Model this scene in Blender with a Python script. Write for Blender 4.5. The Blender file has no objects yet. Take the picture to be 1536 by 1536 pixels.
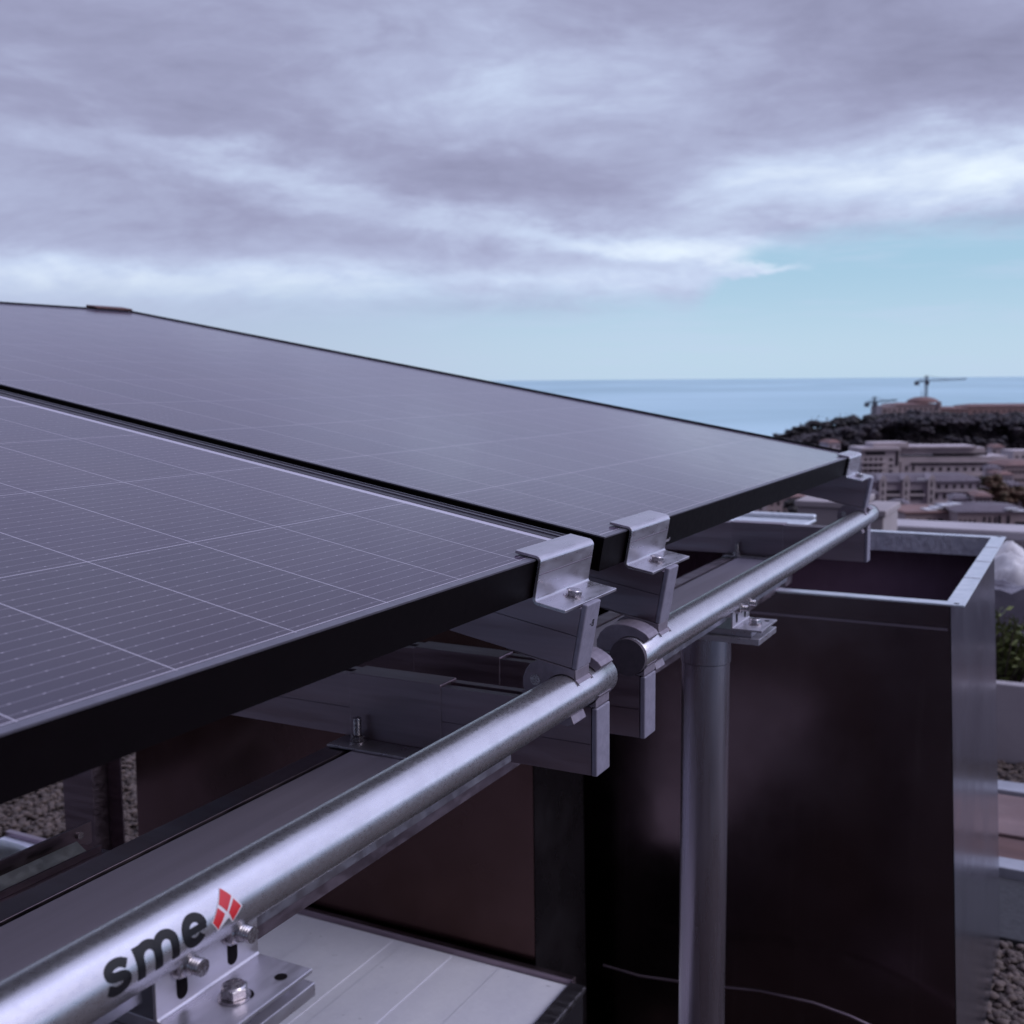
import bpy, math, random
import numpy as np
from mathutils import Vector, Matrix
random.seed(7); rng=np.random.default_rng(7)
S=bpy.context.scene; COL=S.collection
PI=math.pi; rad=math.radians

# ------------------------------------------------------------------ camera frame
F=1686.0
R=np.array([[0.88637708,0.0470146,-0.46057062],[0.46289155,-0.10759836,0.87986022],[-0.00819037,-0.99308218,-0.11713539]])
def W(u,v): return R@np.array([u-768.,v-768.,F])
def onX(u,v,x): d=W(u,v); return d*x/d[0]
def onY(u,v,y): d=W(u,v); return d*y/d[1]
def onZ(u,v,z): d=W(u,v); return d*z/d[2]
FH=np.array([-0.46377,0.88596,0.]); RH=np.array([0.88596,0.46377,0.])
def at(u,v,b):                       # a point seen at u,v and b metres away along the view heading
    d=W(u,v); return d*b/d.dot(FH)
def place(a,b,z): return RH*a+FH*b+np.array([0,0,z])

cd=bpy.data.cameras.new('camera'); cam=bpy.data.objects.new('camera',cd); COL.objects.link(cam)
M=Matrix(((R[0][0],-R[0][1],-R[0][2],0),(R[1][0],-R[1][1],-R[1][2],0),(R[2][0],-R[2][1],-R[2][2],0),(0,0,0,1)))
cam.matrix_world=M
cd.sensor_width=36; cd.lens=F/1536*36; cd.clip_start=0.02; cd.clip_end=90000
cd.dof.use_dof=True; cd.dof.focus_distance=.95; cd.dof.aperture_fstop=12.5
S.camera=cam
S.view_settings.view_transform='Standard'; S.view_settings.look='None'; S.view_settings.exposure=0; S.view_settings.gamma=1

# ------------------------------------------------------------------ node helpers
def newmat(name):
    m=bpy.data.materials.new(name); m.use_nodes=True
    nt=m.node_tree; b=nt.nodes['Principled BSDF']; return m,nt,b
class G:
    def __init__(s,nt): s.nt=nt
    def n(s,t,**k):
        x=s.nt.nodes.new(t)
        for a,b in k.items(): setattr(x,a,b)
        return x
    def l(s,a,b): s.nt.links.new(a,b)
    def put(s,sock,v):
        if hasattr(v,'links') or isinstance(v,bpy.types.NodeSocket): s.l(v,sock)
        else: sock.default_value=v
    def m(s,op,a,b=None,c=None,clamp=False):
        x=s.n('ShaderNodeMath',operation=op,use_clamp=clamp); s.put(x.inputs[0],a)
        if b is not None: s.put(x.inputs[1],b)
        if c is not None: s.put(x.inputs[2],c)
        return x.outputs[0]
    def vm(s,op,a,b=None):
        x=s.n('ShaderNodeVectorMath',operation=op); s.put(x.inputs[0],a)
        if b is not None: s.put(x.inputs[1],b)
        return x.outputs['Value'] if op=='DOT_PRODUCT' else x.outputs[0]
    def ss(s,x,a,b,o0=0.,o1=1.):
        r=s.n('ShaderNodeMapRange',interpolation_type='SMOOTHSTEP'); s.put(r.inputs[0],x)
        for i,v in ((1,a),(2,b),(3,o0),(4,o1)): s.put(r.inputs[i],v)
        return r.outputs[0]
    def mix(s,f,a,b):
        x=s.n('ShaderNodeMix',data_type='RGBA'); s.put(x.inputs[0],f)
        for i,v in ((6,a),(7,b)):
            s.put(x.inputs[i],(*v,1) if isinstance(v,tuple) and len(v)==3 else v)
        return x.outputs[2]
    def noise(s,vec,scale,detail=4,rough=.55,dist=0.,col=False):
        x=s.n('ShaderNodeTexNoise'); s.put(x.inputs['Vector'],vec); x.inputs['Scale'].default_value=scale
        x.inputs['Detail'].default_value=detail; x.inputs['Roughness'].default_value=rough; x.inputs['Distortion'].default_value=dist
        return x.outputs['Color' if col else 'Fac']
    def scale(s,vec,sc):
        x=s.n('ShaderNodeMapping'); s.put(x.inputs['Vector'],vec); x.inputs['Scale'].default_value=sc; return x.outputs[0]
    def obj(s): return s.n('ShaderNodeTexCoord').outputs['Object']
    def bump(s,h,strength=.3,dist=.001):
        x=s.n('ShaderNodeBump'); x.inputs['Strength'].default_value=strength; x.inputs['Distance'].default_value=dist
        s.put(x.inputs['Height'],h); return x.outputs[0]
def mat(name,c1,c2=None,rough=.5,metal=0.,scale=8.,stretch=(1,1,1),rvar=.1,bump=0.,bdist=.001,detail=5,aniso=0.,spec=.5,contrast=(.3,.7)):
    m,nt,b=newmat(name); g=G(nt); c2=c2 or tuple(x*.8 for x in c1)
    v=g.scale(g.obj(),stretch); n=g.noise(v,scale,detail,.6)
    f=g.ss(n,contrast[0],contrast[1])
    g.put(b.inputs['Base Color'],g.mix(f,c1,c2))
    g.put(b.inputs['Roughness'],g.ss(g.noise(v,scale*2.7,3),.3,.7,max(rough-rvar,.02),min(rough+rvar,1.)))
    b.inputs['Metallic'].default_value=metal; b.inputs['Specular IOR Level'].default_value=spec
    if aniso: b.inputs['Anisotropic'].default_value=aniso
    if bump: g.put(b.inputs['Normal'],g.bump(g.noise(v,scale*6,4),bump,bdist))
    return m

# metals
PIPE=mat('pipe_aluminium',(.60,.59,.64),(.50,.49,.54),rough=.27,metal=1,scale=60,stretch=(1,.12,1),rvar=.05,bump=.10,bdist=.0006)
def spangle():
    m,nt,b=newmat('galvanised_tube'); g=G(nt); o=g.obj()
    big=g.noise(g.scale(o,(1,.5,1)),55,4,.6); fine=g.noise(g.scale(o,(1,.55,1)),420,3,.6); str_=g.noise(g.scale(o,(1,.02,1)),260,2,.5)
    dr=g.ss(g.noise(o,18,6,.65,.5),.60,.72)
    c=g.mix(g.ss(big,.35,.68),(.57,.55,.585),(.51,.49,.525)); c=g.mix(g.m('MULTIPLY',dr,.30),c,(.36,.33,.36))
    g.put(b.inputs['Base Color'],c); b.inputs['Metallic'].default_value=.9
    g.put(b.inputs['Roughness'],g.m('ADD',g.ss(fine,.3,.7,.25,.33),g.m('MULTIPLY',dr,.05)))
    h=g.m('ADD',g.m('MULTIPLY',fine,.6),g.m('MULTIPLY',str_,.5))
    g.put(b.inputs['Normal'],g.bump(h,.05,.0004)); return m
TUBE=spangle()
ALU=mat('mill_aluminium',(.47,.45,.50),(.38,.36,.42),rough=.36,metal=1,scale=30,stretch=(.15,1,1),rvar=.08,bump=.06,bdist=.0004)
ALUD=mat('extruded_profile',(.31,.245,.285),(.24,.19,.225),rough=.42,metal=1,scale=14,stretch=(.15,1,2.5),rvar=.1,bump=.05,bdist=.0004)
CAST=mat('cast_fitting',(.24,.205,.255),(.19,.16,.205),rough=.5,metal=.4,scale=90,rvar=.08,bump=.2,bdist=.0004)
CAP=mat('plastic_cap',(.21,.195,.26),(.17,.155,.21),rough=.48,metal=0,scale=120,rvar=.08,bump=.08,bdist=.0003)
CAPD=mat('pipe_end_cap_plastic',(.065,.048,.066),(.05,.038,.052),rough=.75,metal=0,scale=150,rvar=.05,bump=.1,bdist=.0003)
CLAMPM=mat('clamp_aluminium',(.55,.525,.58),(.46,.44,.49),rough=.33,metal=.88,scale=45,stretch=(1,.25,1),rvar=.08,bump=.08,bdist=.0004)
STEEL=mat('stainless_bolt',(.55,.52,.54),(.35,.32,.35),rough=.28,metal=1,scale=160,rvar=.1,bump=.15,bdist=.0003)
PLATE=mat('bracket_plate',(.50,.475,.53),(.41,.39,.44),rough=.36,metal=.8,scale=40,stretch=(1,.3,1),rvar=.1,bump=.1,bdist=.0004)
CHAN=mat('channel_steel',(.46,.41,.53),(.38,.34,.44),rough=.5,metal=.35,scale=22,stretch=(1,.05,1),rvar=.08,bump=.12,bdist=.0004)
POLE=mat('pole_aluminium',(.31,.27,.315),(.25,.22,.26),rough=.30,metal=.95,scale=25,stretch=(1,1,.06),rvar=.07,bump=.05,bdist=.0006)
GALV=mat('galvanised_rim',(.72,.75,.80),(.58,.62,.68),rough=.42,metal=.75,scale=35,rvar=.12,bump=.1,bdist=.0005)
def ductmat():
    m,nt,b=newmat('sheet_metal_dark_reflection'); g=G(nt); o=g.obj()
    n=g.noise(o,2.2,5,.6); st=g.ss(g.noise(o,9,6,.7,.4),.55,.75)
    c=g.mix(g.ss(n,.3,.7),(.140,.100,.112),(.100,.068,.075)); c=g.mix(g.m('MULTIPLY',st,.3),c,(.2,.16,.17)); run=g.ss(g.noise(g.scale(o,(14,14,.35)),3.,5,.7),.56,.72); c=g.mix(g.m('MULTIPLY',run,.30),c,(.22,.18,.19))
    g.put(b.inputs['Base Color'],c); b.inputs['Metallic'].default_value=1
    g.put(b.inputs['Roughness'],g.ss(g.noise(o,5,4),.3,.7,.16,.27))
    g.put(b.inputs['Normal'],g.bump(g.noise(g.scale(o,(1.,1.,.25)),2.2,2,.4),.16,.012)); return m
DUCT=ductmat()  # galvanised sheet; the dark surroundings it mirrors are put into the base colour
DUCTW=mat('shaded_brown_sheet_metal',(.080,.046,.044),(.055,.030,.027),rough=.24,metal=1,scale=2.2,rvar=.05,bump=.06,bdist=.004)  # darker brown copy, offsets in colour the light thrown back by the pale cover
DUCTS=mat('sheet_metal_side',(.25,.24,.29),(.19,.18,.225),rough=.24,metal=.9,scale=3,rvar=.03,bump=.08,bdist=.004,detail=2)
DUCTS2=mat('sheet_metal_shaded_side',(.095,.085,.10),(.07,.06,.072),rough=.3,metal=.9,scale=3)  # darker copy of the side metal, its shade put into the colour
FRAME=mat('black_anodised_frame',(.0035,.0020,.0028),(.003,.0017,.0024),rough=.5,metal=0,scale=40,rvar=.03,spec=.06)
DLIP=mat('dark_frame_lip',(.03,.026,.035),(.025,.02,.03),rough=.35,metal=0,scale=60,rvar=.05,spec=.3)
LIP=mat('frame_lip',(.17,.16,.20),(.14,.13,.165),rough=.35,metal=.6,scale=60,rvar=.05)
RUST=mat('brown_clamp',(.11,.04,.035),(.07,.03,.03),rough=.6,scale=60)
INK=mat('black_lettering',(.005,.004,.006),(.004,.003,.005),rough=.45,scale=50,spec=.3)
RED=mat('red_emblem',(.52,.025,.03),(.45,.02,.03),rough=.4,scale=50,spec=.4)
PALE=mat('pale_emblem_lines',(.62,.58,.62),(.56,.52,.57),rough=.4,scale=50)
MARK=mat('pale_print',(.30,.28,.32),(.24,.22,.26),rough=.6,scale=300)
def covermat():
    m,nt,b=newmat('galvanised_cover'); g=G(nt); o=g.obj()
    n=g.noise(g.scale(o,(1,.5,1)),7,6,.65); sm=g.ss(g.noise(o,2.6,5,.7,.8),.52,.72); sp=g.ss(g.noise(o,26,3),.69,.75)
    vo=g.n('ShaderNodeTexVoronoi'); vo.inputs['Scale'].default_value=140; g.l(o,vo.inputs['Vector'])
    c=g.mix(g.ss(n,.3,.7),(.88,.88,1.),(.79,.79,.93)); c=g.mix(g.m('MULTIPLY',sm,.5),c,(.42,.43,.52)); c=g.mix(g.m('MULTIPLY',sp,.7),c,(.2,.2,.27))
    sv_=g.n('ShaderNodeSeparateColor'); g.l(vo.outputs['Color'],sv_.inputs[0]); c=g.mix(g.m('MULTIPLY',sv_.outputs[0],.12),c,(.55,.55,.66))
    g.put(b.inputs['Base Color'],c); b.inputs['Metallic'].default_value=0.; b.inputs['Roughness'].default_value=.4
    g.put(b.inputs['Normal'],g.bump(n,.15,.004)); return m
COVER=covermat()
INFILL=mat('duct_fill_sheet',(.26,.22,.31),(.20,.17,.25),rough=.6,scale=3)  # tone of the added sheet that lifts the ducts' black interior
def cellmat(name,y0,pitch,b0,rowp,border):
    m,nt,b=newmat(name); g=G(nt)
    uv=g.n('ShaderNodeUVMap'); uv.uv_map='UVMap'; sx=g.n('ShaderNodeSeparateXYZ'); g.l(uv.outputs[0],sx.inputs[0]); Y,B=sx.outputs[0],sx.outputs[1]
    def line(c,off,p,w,soft=.0003):
        d=g.m('PINGPONG',g.m('ADD',c,-off+p*40),p/2); return g.ss(d,w/2,w/2+soft,1.,0.),d
    l1,_=line(Y,y0,pitch,.0007); l2,_=line(B,b0,rowp,.0007)
    bb,bd=line(B,b0+rowp/32,rowp/16,.0003,.0004)
    dd=g.m('PINGPONG',g.m('ADD',Y,-y0-pitch/10+pitch*40),pitch/10)
    dot=g.ss(g.m('SQRT',g.m('ADD',g.m('MULTIPLY',bd,bd),g.m('POWER',g.m('MULTIPLY',dd,.55),2))),.0003,.0008,1.,0.)
    # each cell a slightly different tone
    cy=g.m('FLOOR',g.m('DIVIDE',g.m('ADD',Y,-y0),pitch)); cb=g.m('FLOOR',g.m('DIVIDE',g.m('ADD',B,-b0),rowp))
    cv=g.n('ShaderNodeCombineXYZ'); g.l(cy,cv.inputs[0]); g.l(cb,cv.inputs[1]); wn=g.n('ShaderNodeTexWhiteNoise',noise_dimensions='3D'); g.l(cv.outputs[0],wn.inputs[0])
    base=g.mix(wn.outputs[0],(.014,.006,.024),(.024,.011,.034))
    fog=g.noise(uv.outputs[0],3.1,4,.6); base=g.mix(g.m('MULTIPLY',g.ss(fog,.35,.7),.5),base,(.038,.022,.036))
    base=g.mix(g.m('MULTIPLY',bb,.36),base,(.30,.27,.34)); base=g.mix(g.m('MULTIPLY',dot,.45),base,(.48,.44,.52))
    ll=g.m('MAXIMUM',l1,l2); base=g.mix(g.m('MULTIPLY',ll,.60),base,(.60,.56,.66))
    bo=g.ss(Y,border,border+.0004); pass_=g.ss(g.noise(uv.outputs[0],7,7,.75,.6),.55,.8); base=g.mix(g.m('MULTIPLY',pass_,.22),base,(.12,.10,.12)); base=g.mix(bo,base,(.44,.41,.50))
    speck=g.ss(g.noise(uv.outputs[0],160,2,.5),.80,.83); base=g.mix(speck,base,(.03,.03,.03))
    g.put(b.inputs['Base Color'],base)
    du=g.noise(uv.outputs[0],26,6,.7); g.put(b.inputs['Roughness'],g.ss(du,.3,.7,.115,.145))
    b.inputs['IOR'].default_value=1.52; b.inputs['Sheen Weight'].default_value=.20; b.inputs['Sheen Roughness'].default_value=.35; b.inputs['Sheen Tint'].default_value=(.86,.74,.98,1)
    return m

def gravelmat():
    m,nt,b=newmat('gravel_bed'); g=G(nt); o=g.obj()
    vo=g.n('ShaderNodeTexVoronoi'); vo.inputs['Scale'].default_value=26; g.l(o,vo.inputs['Vector'])
    hs=g.n('ShaderNodeSeparateColor'); g.l(vo.outputs['Color'],hs.inputs[0])
    c=g.mix(hs.outputs[0],(.045,.032,.028),(.10,.075,.07)); c=g.mix(g.ss(vo.outputs['Distance'],.45,.75),c,(.03,.022,.022))
    g.put(b.inputs['Base Color'],c); b.inputs['Roughness'].default_value=.85
    g.put(b.inputs['Normal'],g.bump(g.m('SUBTRACT',1.,vo.outputs['Distance']),.9,.03)); return m
GRAV=gravelmat()
def stonemat():
    m,nt,b=newmat('gravel_stone'); g=G(nt); gi=g.n('ShaderNodeNewGeometry')
    r=gi.outputs['Random Per Island']; c=g.mix(r,(.035,.024,.021),(.115,.083,.075)); c=g.mix(g.m('MULTIPLY',g.noise(g.obj(),90,3),.35),c,(.12,.09,.09))
    g.put(b.inputs['Base Color'],c); b.inputs['Roughness'].default_value=.8; return m
STONE=stonemat()
WHITEW=mat('white_render',(0.42, 0.385, 0.42),(0.35, 0.32, 0.355),rough=.7,scale=3,bump=.1)
BEIGE=mat('beige_render',(0.33, 0.29, 0.31),(0.27, 0.235, 0.25),rough=.75,scale=2.5,bump=.15)
PINKS=mat('pinkish_paving',(.22,.15,.155),(.15,.10,.105),rough=.8,scale=4,bump=.2)
WOOD=mat('brown_decking',(.12,.06,.055),(.08,.04,.04),rough=.7,scale=9,stretch=(.1,1,1),bump=.2)
KERB=mat('pale_kerb',(.33,.34,.40),(.26,.27,.32),rough=.7,scale=12,bump=.2)
DARKM=mat('dark_rubber_mat',(.03,.028,.035),(.02,.02,.025),rough=.75,scale=30,bump=.3)
TARP=mat('white_tarpaulin',(.62,.60,.62),(.46,.44,.47),rough=.5,scale=7,bump=.2)
TARPG=mat('grey_plastic_sheet',(.24,.22,.27),(.15,.14,.18),rough=.35,scale=6,bump=.2)
LEAF=mat('leaf',(.13,.15,.035),(.07,.10,.025),rough=.6,scale=9)
PINE=mat('pine_foliage',(.032,.027,.030),(.017,.016,.020),rough=.8,scale=.35)
PINE2=mat('woodland_foliage',(.048,.036,.046),(.018,.016,.024),rough=.8,scale=.12)
RUSTLEAF=mat('autumn_foliage',(.10,.045,.03),(.04,.04,.02),rough=.8,scale=.3)
BARK=mat('bark',(.06,.04,.035),(.04,.03,.03),rough=.9,scale=2)
ROCKM=mat('rock_ground',(0.12, 0.085, 0.1),(0.05, 0.038, 0.05),rough=.95,scale=.06,bump=.5,bdist=2.)
CITYG=mat('city_ground',(.12,.09,.10),(.06,.05,.06),rough=.95,scale=.05)
FAC1=mat('pale_facade',(0.47, 0.41, 0.44),(0.37, 0.32, 0.35),rough=.8,scale=.12)
FAC2=mat('mauve_facade',(0.38, 0.33, 0.38),(0.28, 0.24, 0.29),rough=.8,scale=.12)
FAC3=mat('terracotta_facade',(0.29, 0.19, 0.19),(0.22, 0.145, 0.15),rough=.85,scale=.08)
FAC4=mat('stone_facade',(0.36, 0.29, 0.305),(0.28, 0.22, 0.235),rough=.85,scale=.08)
TILE=mat('roof_tile',(0.21, 0.12, 0.115),(0.15, 0.09, 0.09),rough=.85,scale=.15)
SLATE=mat('slate_roof',(.11,.085,.11),(.08,.06,.08),rough=.7,scale=.2)
BRIGHT=mat('white_roof_sheet',(.62,.62,.68),(.5,.5,.55),rough=.5,scale=.2)
GLASSD=mat('dark_window',(.022,.016,.024),(.014,.012,.018),rough=.25,scale=.5)
CRANE=mat('crane_steel',(.10,.11,.15),(.08,.09,.12),rough=.6,scale=.5)
def seamat():
    m,nt,b=newmat('sea_water'); g=G(nt); o=g.obj()
    st=g.noise(g.scale(o,(.0006,.0006,1)),1.,5,.6,.6); st2=g.noise(g.scale(o,(.00018,.00018,1)),1.,4,.6,.5)
    c=g.mix(g.ss(g.m('ADD',g.m('MULTIPLY',st,.5),g.m('MULTIPLY',st2,.5)),.42,.6),(.29,.47,.53),(.43,.63,.71))
    g.put(b.inputs['Base Color'],c); b.inputs['Roughness'].default_value=.4; b.inputs['IOR'].default_value=1.33; b.inputs['Specular IOR Level'].default_value=.35
    g.put(b.inputs['Normal'],g.bump(g.noise(g.scale(o,(.05,.05,1)),1.,5,.6),.5,2.5)); return m
SEA=seamat()

# ------------------------------------------------------------------ mesh builder
def tag(o,label=None,cat=None,group=None,kind=None):
    if label: o['label']=label
    if cat: o['category']=cat
    if group: o['group']=group
    if kind: o['kind']=kind
    return o
def empty(name,loc,label,cat,group=None):
    o=bpy.data.objects.new(name,None); COL.objects.link(o); o.location=Vector([float(x) for x in loc]); o.empty_display_size=.05
    bpy.context.view_layer.update() if False else None
    return tag(o,label,cat,group)
class MB:
    def __init__(s): s.v=[]; s.f=[]; s.s=[]; s.uv=None
    def add(s,vs,fs,smooth=False):
        k=len(s.v); s.v+= [tuple(float(c) for c in p) for p in vs]
        for f in fs: s.f.append(tuple(k+i for i in f)); s.s.append(smooth)
        return s
    def frame(s,o,ax,ay,az,x0,x1,y0,y1,z0,z1):
        o=np.array(o,float); ax,ay,az=[np.array(a,float) for a in (ax,ay,az)]
        P=[o+ax*x+ay*y+az*z for z in (z0,z1) for (x,y) in ((x0,y0),(x1,y0),(x1,y1),(x0,y1))]
        return s.add(P,[(0,3,2,1),(4,5,6,7),(0,1,5,4),(1,2,6,5),(2,3,7,6),(3,0,4,7)])
    def box(s,x0,x1,y0,y1,z0,z1): return s.frame((0,0,0),(1,0,0),(0,1,0),(0,0,1),x0,x1,y0,y1,z0,z1)
    def prism(s,poly,fn,a,b,smooth=False):     # poly in 2-D, fn(p,q,t)->point, extruded t=a..b
        n=len(poly); P=[fn(p,q,a) for p,q in poly]+[fn(p,q,b) for p,q in poly]
        k=len(s.v); s.add(P,[tuple(range(n))[::-1],tuple(range(n,2*n))])
        for i in range(n):
            j=(i+1)%n; s.f.append((k+i,k+j,k+n+j,k+n+i)); s.s.append(smooth)
        return s
    def cyl(s,p0,p1,r0,r1=None,n=40,caps=True):
        r1=r0 if r1 is None else r1; p0=np.array(p0,float); p1=np.array(p1,float); d=p1-p0; d/=np.linalg.norm(d)
        h=np.array([0,0,1.]) if abs(d[2])<.9 else np.array([1.,0,0]); a=np.cross(d,h); a/=np.linalg.norm(a); b=np.cross(d,a)
        ring=lambda c,r:[c+r*(math.cos(2*PI*i/n)*a+math.sin(2*PI*i/n)*b) for i in range(n)]
        A=ring(p0,r0); B=ring(p1,r1)
        s.add(A+B,[(i,(i+1)%n,n+(i+1)%n,n+i) for i in range(n)],True)
        if caps: s.add(A,[tuple(range(n))[::-1]]); s.add(B,[tuple(range(n))])
        return s
    def tube(s,pts,r,n=12):
        pts=[np.array(p,float) for p in pts]; rings=[]
        for i,p in enumerate(pts):
            d=pts[min(i+1,len(pts)-1)]-pts[max(i-1,0)]; d/=np.linalg.norm(d); h=np.array([0,0,1.]) if abs(d[2])<.9 else np.array([1.,0,0])
            a=np.cross(d,h); a/=np.linalg.norm(a); b=np.cross(d,a); rr=r[i] if hasattr(r,'__len__') else r
            rings.append([p+rr*(math.cos(2*PI*k/n)*a+math.sin(2*PI*k/n)*b) for k in range(n)])
        V=[q for g_ in rings for q in g_]
        s.add(V,[(i*n+k,i*n+(k+1)%n,(i+1)*n+(k+1)%n,(i+1)*n+k) for i in range(len(pts)-1) for k in range(n)],True)
        s.add(rings[0],[tuple(range(n))[::-1]]); s.add(rings[-1],[tuple(range(n))]); return s
    def build(s,name,m,parent=None,bevel=0.,seg=2,origin=None):
        o0=Vector([float(x) for x in (origin if origin is not None else ((0,0,0) if parent is None else parent.location))])
        if parent is not None and origin is None and parent.get('_o') : o0=Vector(parent['_o'])
        me=bpy.data.meshes.new(name); me.from_pydata([tuple(Vector(v)-o0) for v in s.v],[],s.f); me.update()
        me.polygons.foreach_set('use_smooth',s.s)
        me.materials.append(m)
        import bmesh
        bm=bmesh.new(); bm.from_mesh(me); bmesh.ops.recalc_face_normals(bm,faces=bm.faces) if len(s.f)<20000 else None; bm.to_mesh(me); bm.free()
        ob=bpy.data.objects.new(name,me); COL.objects.link(ob)
        if parent is not None:
            ob.parent=parent
            wo=Vector(parent['_w']) if parent.get('_w') is not None else parent.location
            ob.location=o0-Vector(wo) if parent.type!='EMPTY' else (0,0,0)
            if parent.type=='EMPTY': ob['_w']=list(o0)
            else: ob['_w']=list(o0)
        else:
            ob.location=o0; ob['_w']=list(o0)
        if bevel:
            md=ob.modifiers.new('bevel','BEVEL'); md.width=bevel; md.segments=seg; md.limit_method='ANGLE'; md.angle_limit=rad(38)
            md.harden_normals=False
        return ob
def copy_tree(o,parent=None):
    c=o.copy(); COL.objects.link(c)
    if parent is not None: c.parent=parent
    for ch in list(o.children): copy_tree(ch,c)
    return c

# ------------------------------------------------------------------ world and light
w=bpy.data.worlds.new('World'); S.world=w; w.use_nodes=True; g=G(w.node_tree)
bg=w.node_tree.nodes['Background']
D=g.n('ShaderNodeTexCoord').outputs['Generated']
df=g.vm('DOT_PRODUCT',D,tuple(FH)); dr=g.vm('DOT_PRODUCT',D,tuple(RH)); sz=g.n('ShaderNodeSeparateXYZ'); g.l(D,sz.inputs[0])
az=g.m('ARCTAN2',dr,df); el=g.m('ARCSINE',sz.outputs[2])
sky=g.n('ShaderNodeTexSky',sky_type='NISHITA'); sky.sun_disc=False; sky.sun_elevation=rad(35); sky.sun_rotation=rad(86); sky.altitude=80
skyc=g.vm('MULTIPLY',sky.outputs[0],(.085,.088,.090))
cv=g.n('ShaderNodeCombineXYZ'); g.l(az,cv.inputs[0]); g.l(g.m('MULTIPLY',el,2.6),cv.inputs[1]); P=cv.outputs[0]
def off(vec,o): return g.vm('ADD',vec,o)
warp=g.noise(P,3.,3,.5,0.,True); Pw=g.vm('ADD',P,g.vm('MULTIPLY',warp,(.22,.16,0)))

n1=g.noise(off(Pw,(3.1,1.7,0)),3.4,5,.5); n2=g.noise(off(g.vm('MULTIPLY',Pw,(1.,.85,1.)),(7.3,2.2,0)),9.,7,.58)
n3=g.noise(off(g.vm('MULTIPLY',P,(1.,3.,1.)),(1.3,5.2,0)),6.,6,.62)
n4=g.noise(off(g.vm('MULTIPLY',Pw,(1.,1.3,1.)),(2.3,9.2,0)),22.,6,.6)
sp=g.n('ShaderNodeSeparateXYZ'); g.l(off(P,(0,0,0)),sp.inputs[0])
w1=g.m('SUBTRACT',g.noise(off(P,(9.,4.,0)),5.,4,.6),.5); w2=g.m('SUBTRACT',g.noise(off(P,(2.,8.,0)),7.,5,.6),.5)
aw=g.m('ADD',az,g.m('MULTIPLY',w1,.15)); ew=g.m('ADD',el,g.m('MULTIPLY',w2,.075))
def lump(u,v,ru,rv,sl,amp):
    a0=math.atan((u-768)/F); e0=math.atan((569-v)/F)*math.cos(a0); da=g.m('ADD',aw,-a0); de=g.m('SUBTRACT',g.m('ADD',ew,-e0),g.m('MULTIPLY',da,-sl))
    x=g.m('DIVIDE',da,ru/F); y=g.m('DIVIDE',de,rv/F); return g.m('MULTIPLY',g.m('EXPONENT',g.m('MULTIPLY',g.m('ADD',g.m('MULTIPLY',x,x),g.m('MULTIPLY',y,y)),-1.)),amp)
val=g.m('ADD',g.m('MULTIPLY',g.m('SUBTRACT',n1,.5),.40),g.m('ADD',g.m('MULTIPLY',g.m('SUBTRACT',n2,.5),.46),g.m('MULTIPLY',g.m('SUBTRACT',n4,.5),.34))); val=g.m('ADD',val,.37)
for L_ in [(780,150,300,95,0,.22),(1370,280,330,55,-.10,.44),(1500,270,120,40,.3,.22),(1090,285,150,50,-.1,.22),(640,322,560,26,.17,.22),(1060,388,240,22,.12,.24),(560,428,620,22,.02,.16),(300,255,240,22,.12,.10),(250,400,420,45,.0,.14),
           (200,100,420,120,0,-.16),(740,265,300,38,.16,-.20),(960,10,220,60,0,-.18),(1400,100,260,80,.2,-.30),(430,345,200,25,.1,-.05),(120,360,200,30,0,-.08)]:
    val=g.m('ADD',val,lump(*L_))
val=g.m('ADD',val,g.ss(el,.125,.085,0.,.20))
edge=g.m('ADD',g.ss(az,.15,.225,.068,.118),g.m('MULTIPLY',w2,.050))
edge=g.m('SUBTRACT',edge,g.m('ADD',g.ss(az,.55,.95,0.,.35),g.ss(az,-.5,-.9,0.,.35)))
soft=g.ss(az,-.12,.2,.036,.015)
cover=g.ss(el,g.m('SUBTRACT',edge,soft),g.m('ADD',edge,soft))
stk=g.ss(g.m('ADD',lump(980,412,215,15,.05,1.),g.m('MULTIPLY',w1,.5)),.30,.62); cover=g.m('MAXIMUM',cover,g.m('MULTIPLY',stk,.92))
cr=g.n('ShaderNodeValToRGB'); g.l(val,cr.inputs[0]); E_=cr.color_ramp.elements
E_[0].position=0.; E_[0].color=(.262,.270,.415,1); E_[1].position=1.; E_[1].color=(.84,.95,1.06,1)
for p_,c_ in ((.28,(.345,.362,.540)),(.50,(.445,.490,.695)),(.72,(.585,.68,.89))): e=E_.new(p_); e.color=(*c_,1)
cl=cr.outputs[0]
side=g.m('MULTIPLY',g.ss(az,.50,1.15),g.ss(az,2.5,1.9)); hi=g.m('MULTIPLY',g.ss(el,.36,1.1,1.,1.9),g.m('ADD',1.,g.m('MULTIPLY',side,1.5))); cl=g.vm('MULTIPLY',cl,hi)
clear=g.mix(g.ss(el,0.,.11),(.56,.745,.93),(.40,.63,.825)); clear=g.mix(.15,clear,skyc)
clear=g.mix(g.m('MULTIPLY',g.ss(n3,.46,.66),.30),clear,(.55,.66,.86))
clear=g.mix(g.m('MAXIMUM',g.ss(az,.20,-.50,0.,.85),g.ss(az,.50,.9,0.,.8)),clear,(.46,.50,.69))
col=g.mix(cover,clear,cl)
back=g.mix(g.ss(df,-.55,.35),(.385,.34,.35),(1.,1.,1.)); low=g.ss(el,-.30,-.02,.25,1.)
col=g.vm('MULTIPLY',g.vm('MULTIPLY',col,back),low)
g.l(col,bg.inputs['Color']); bg.inputs['Strength'].default_value=1.
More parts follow.
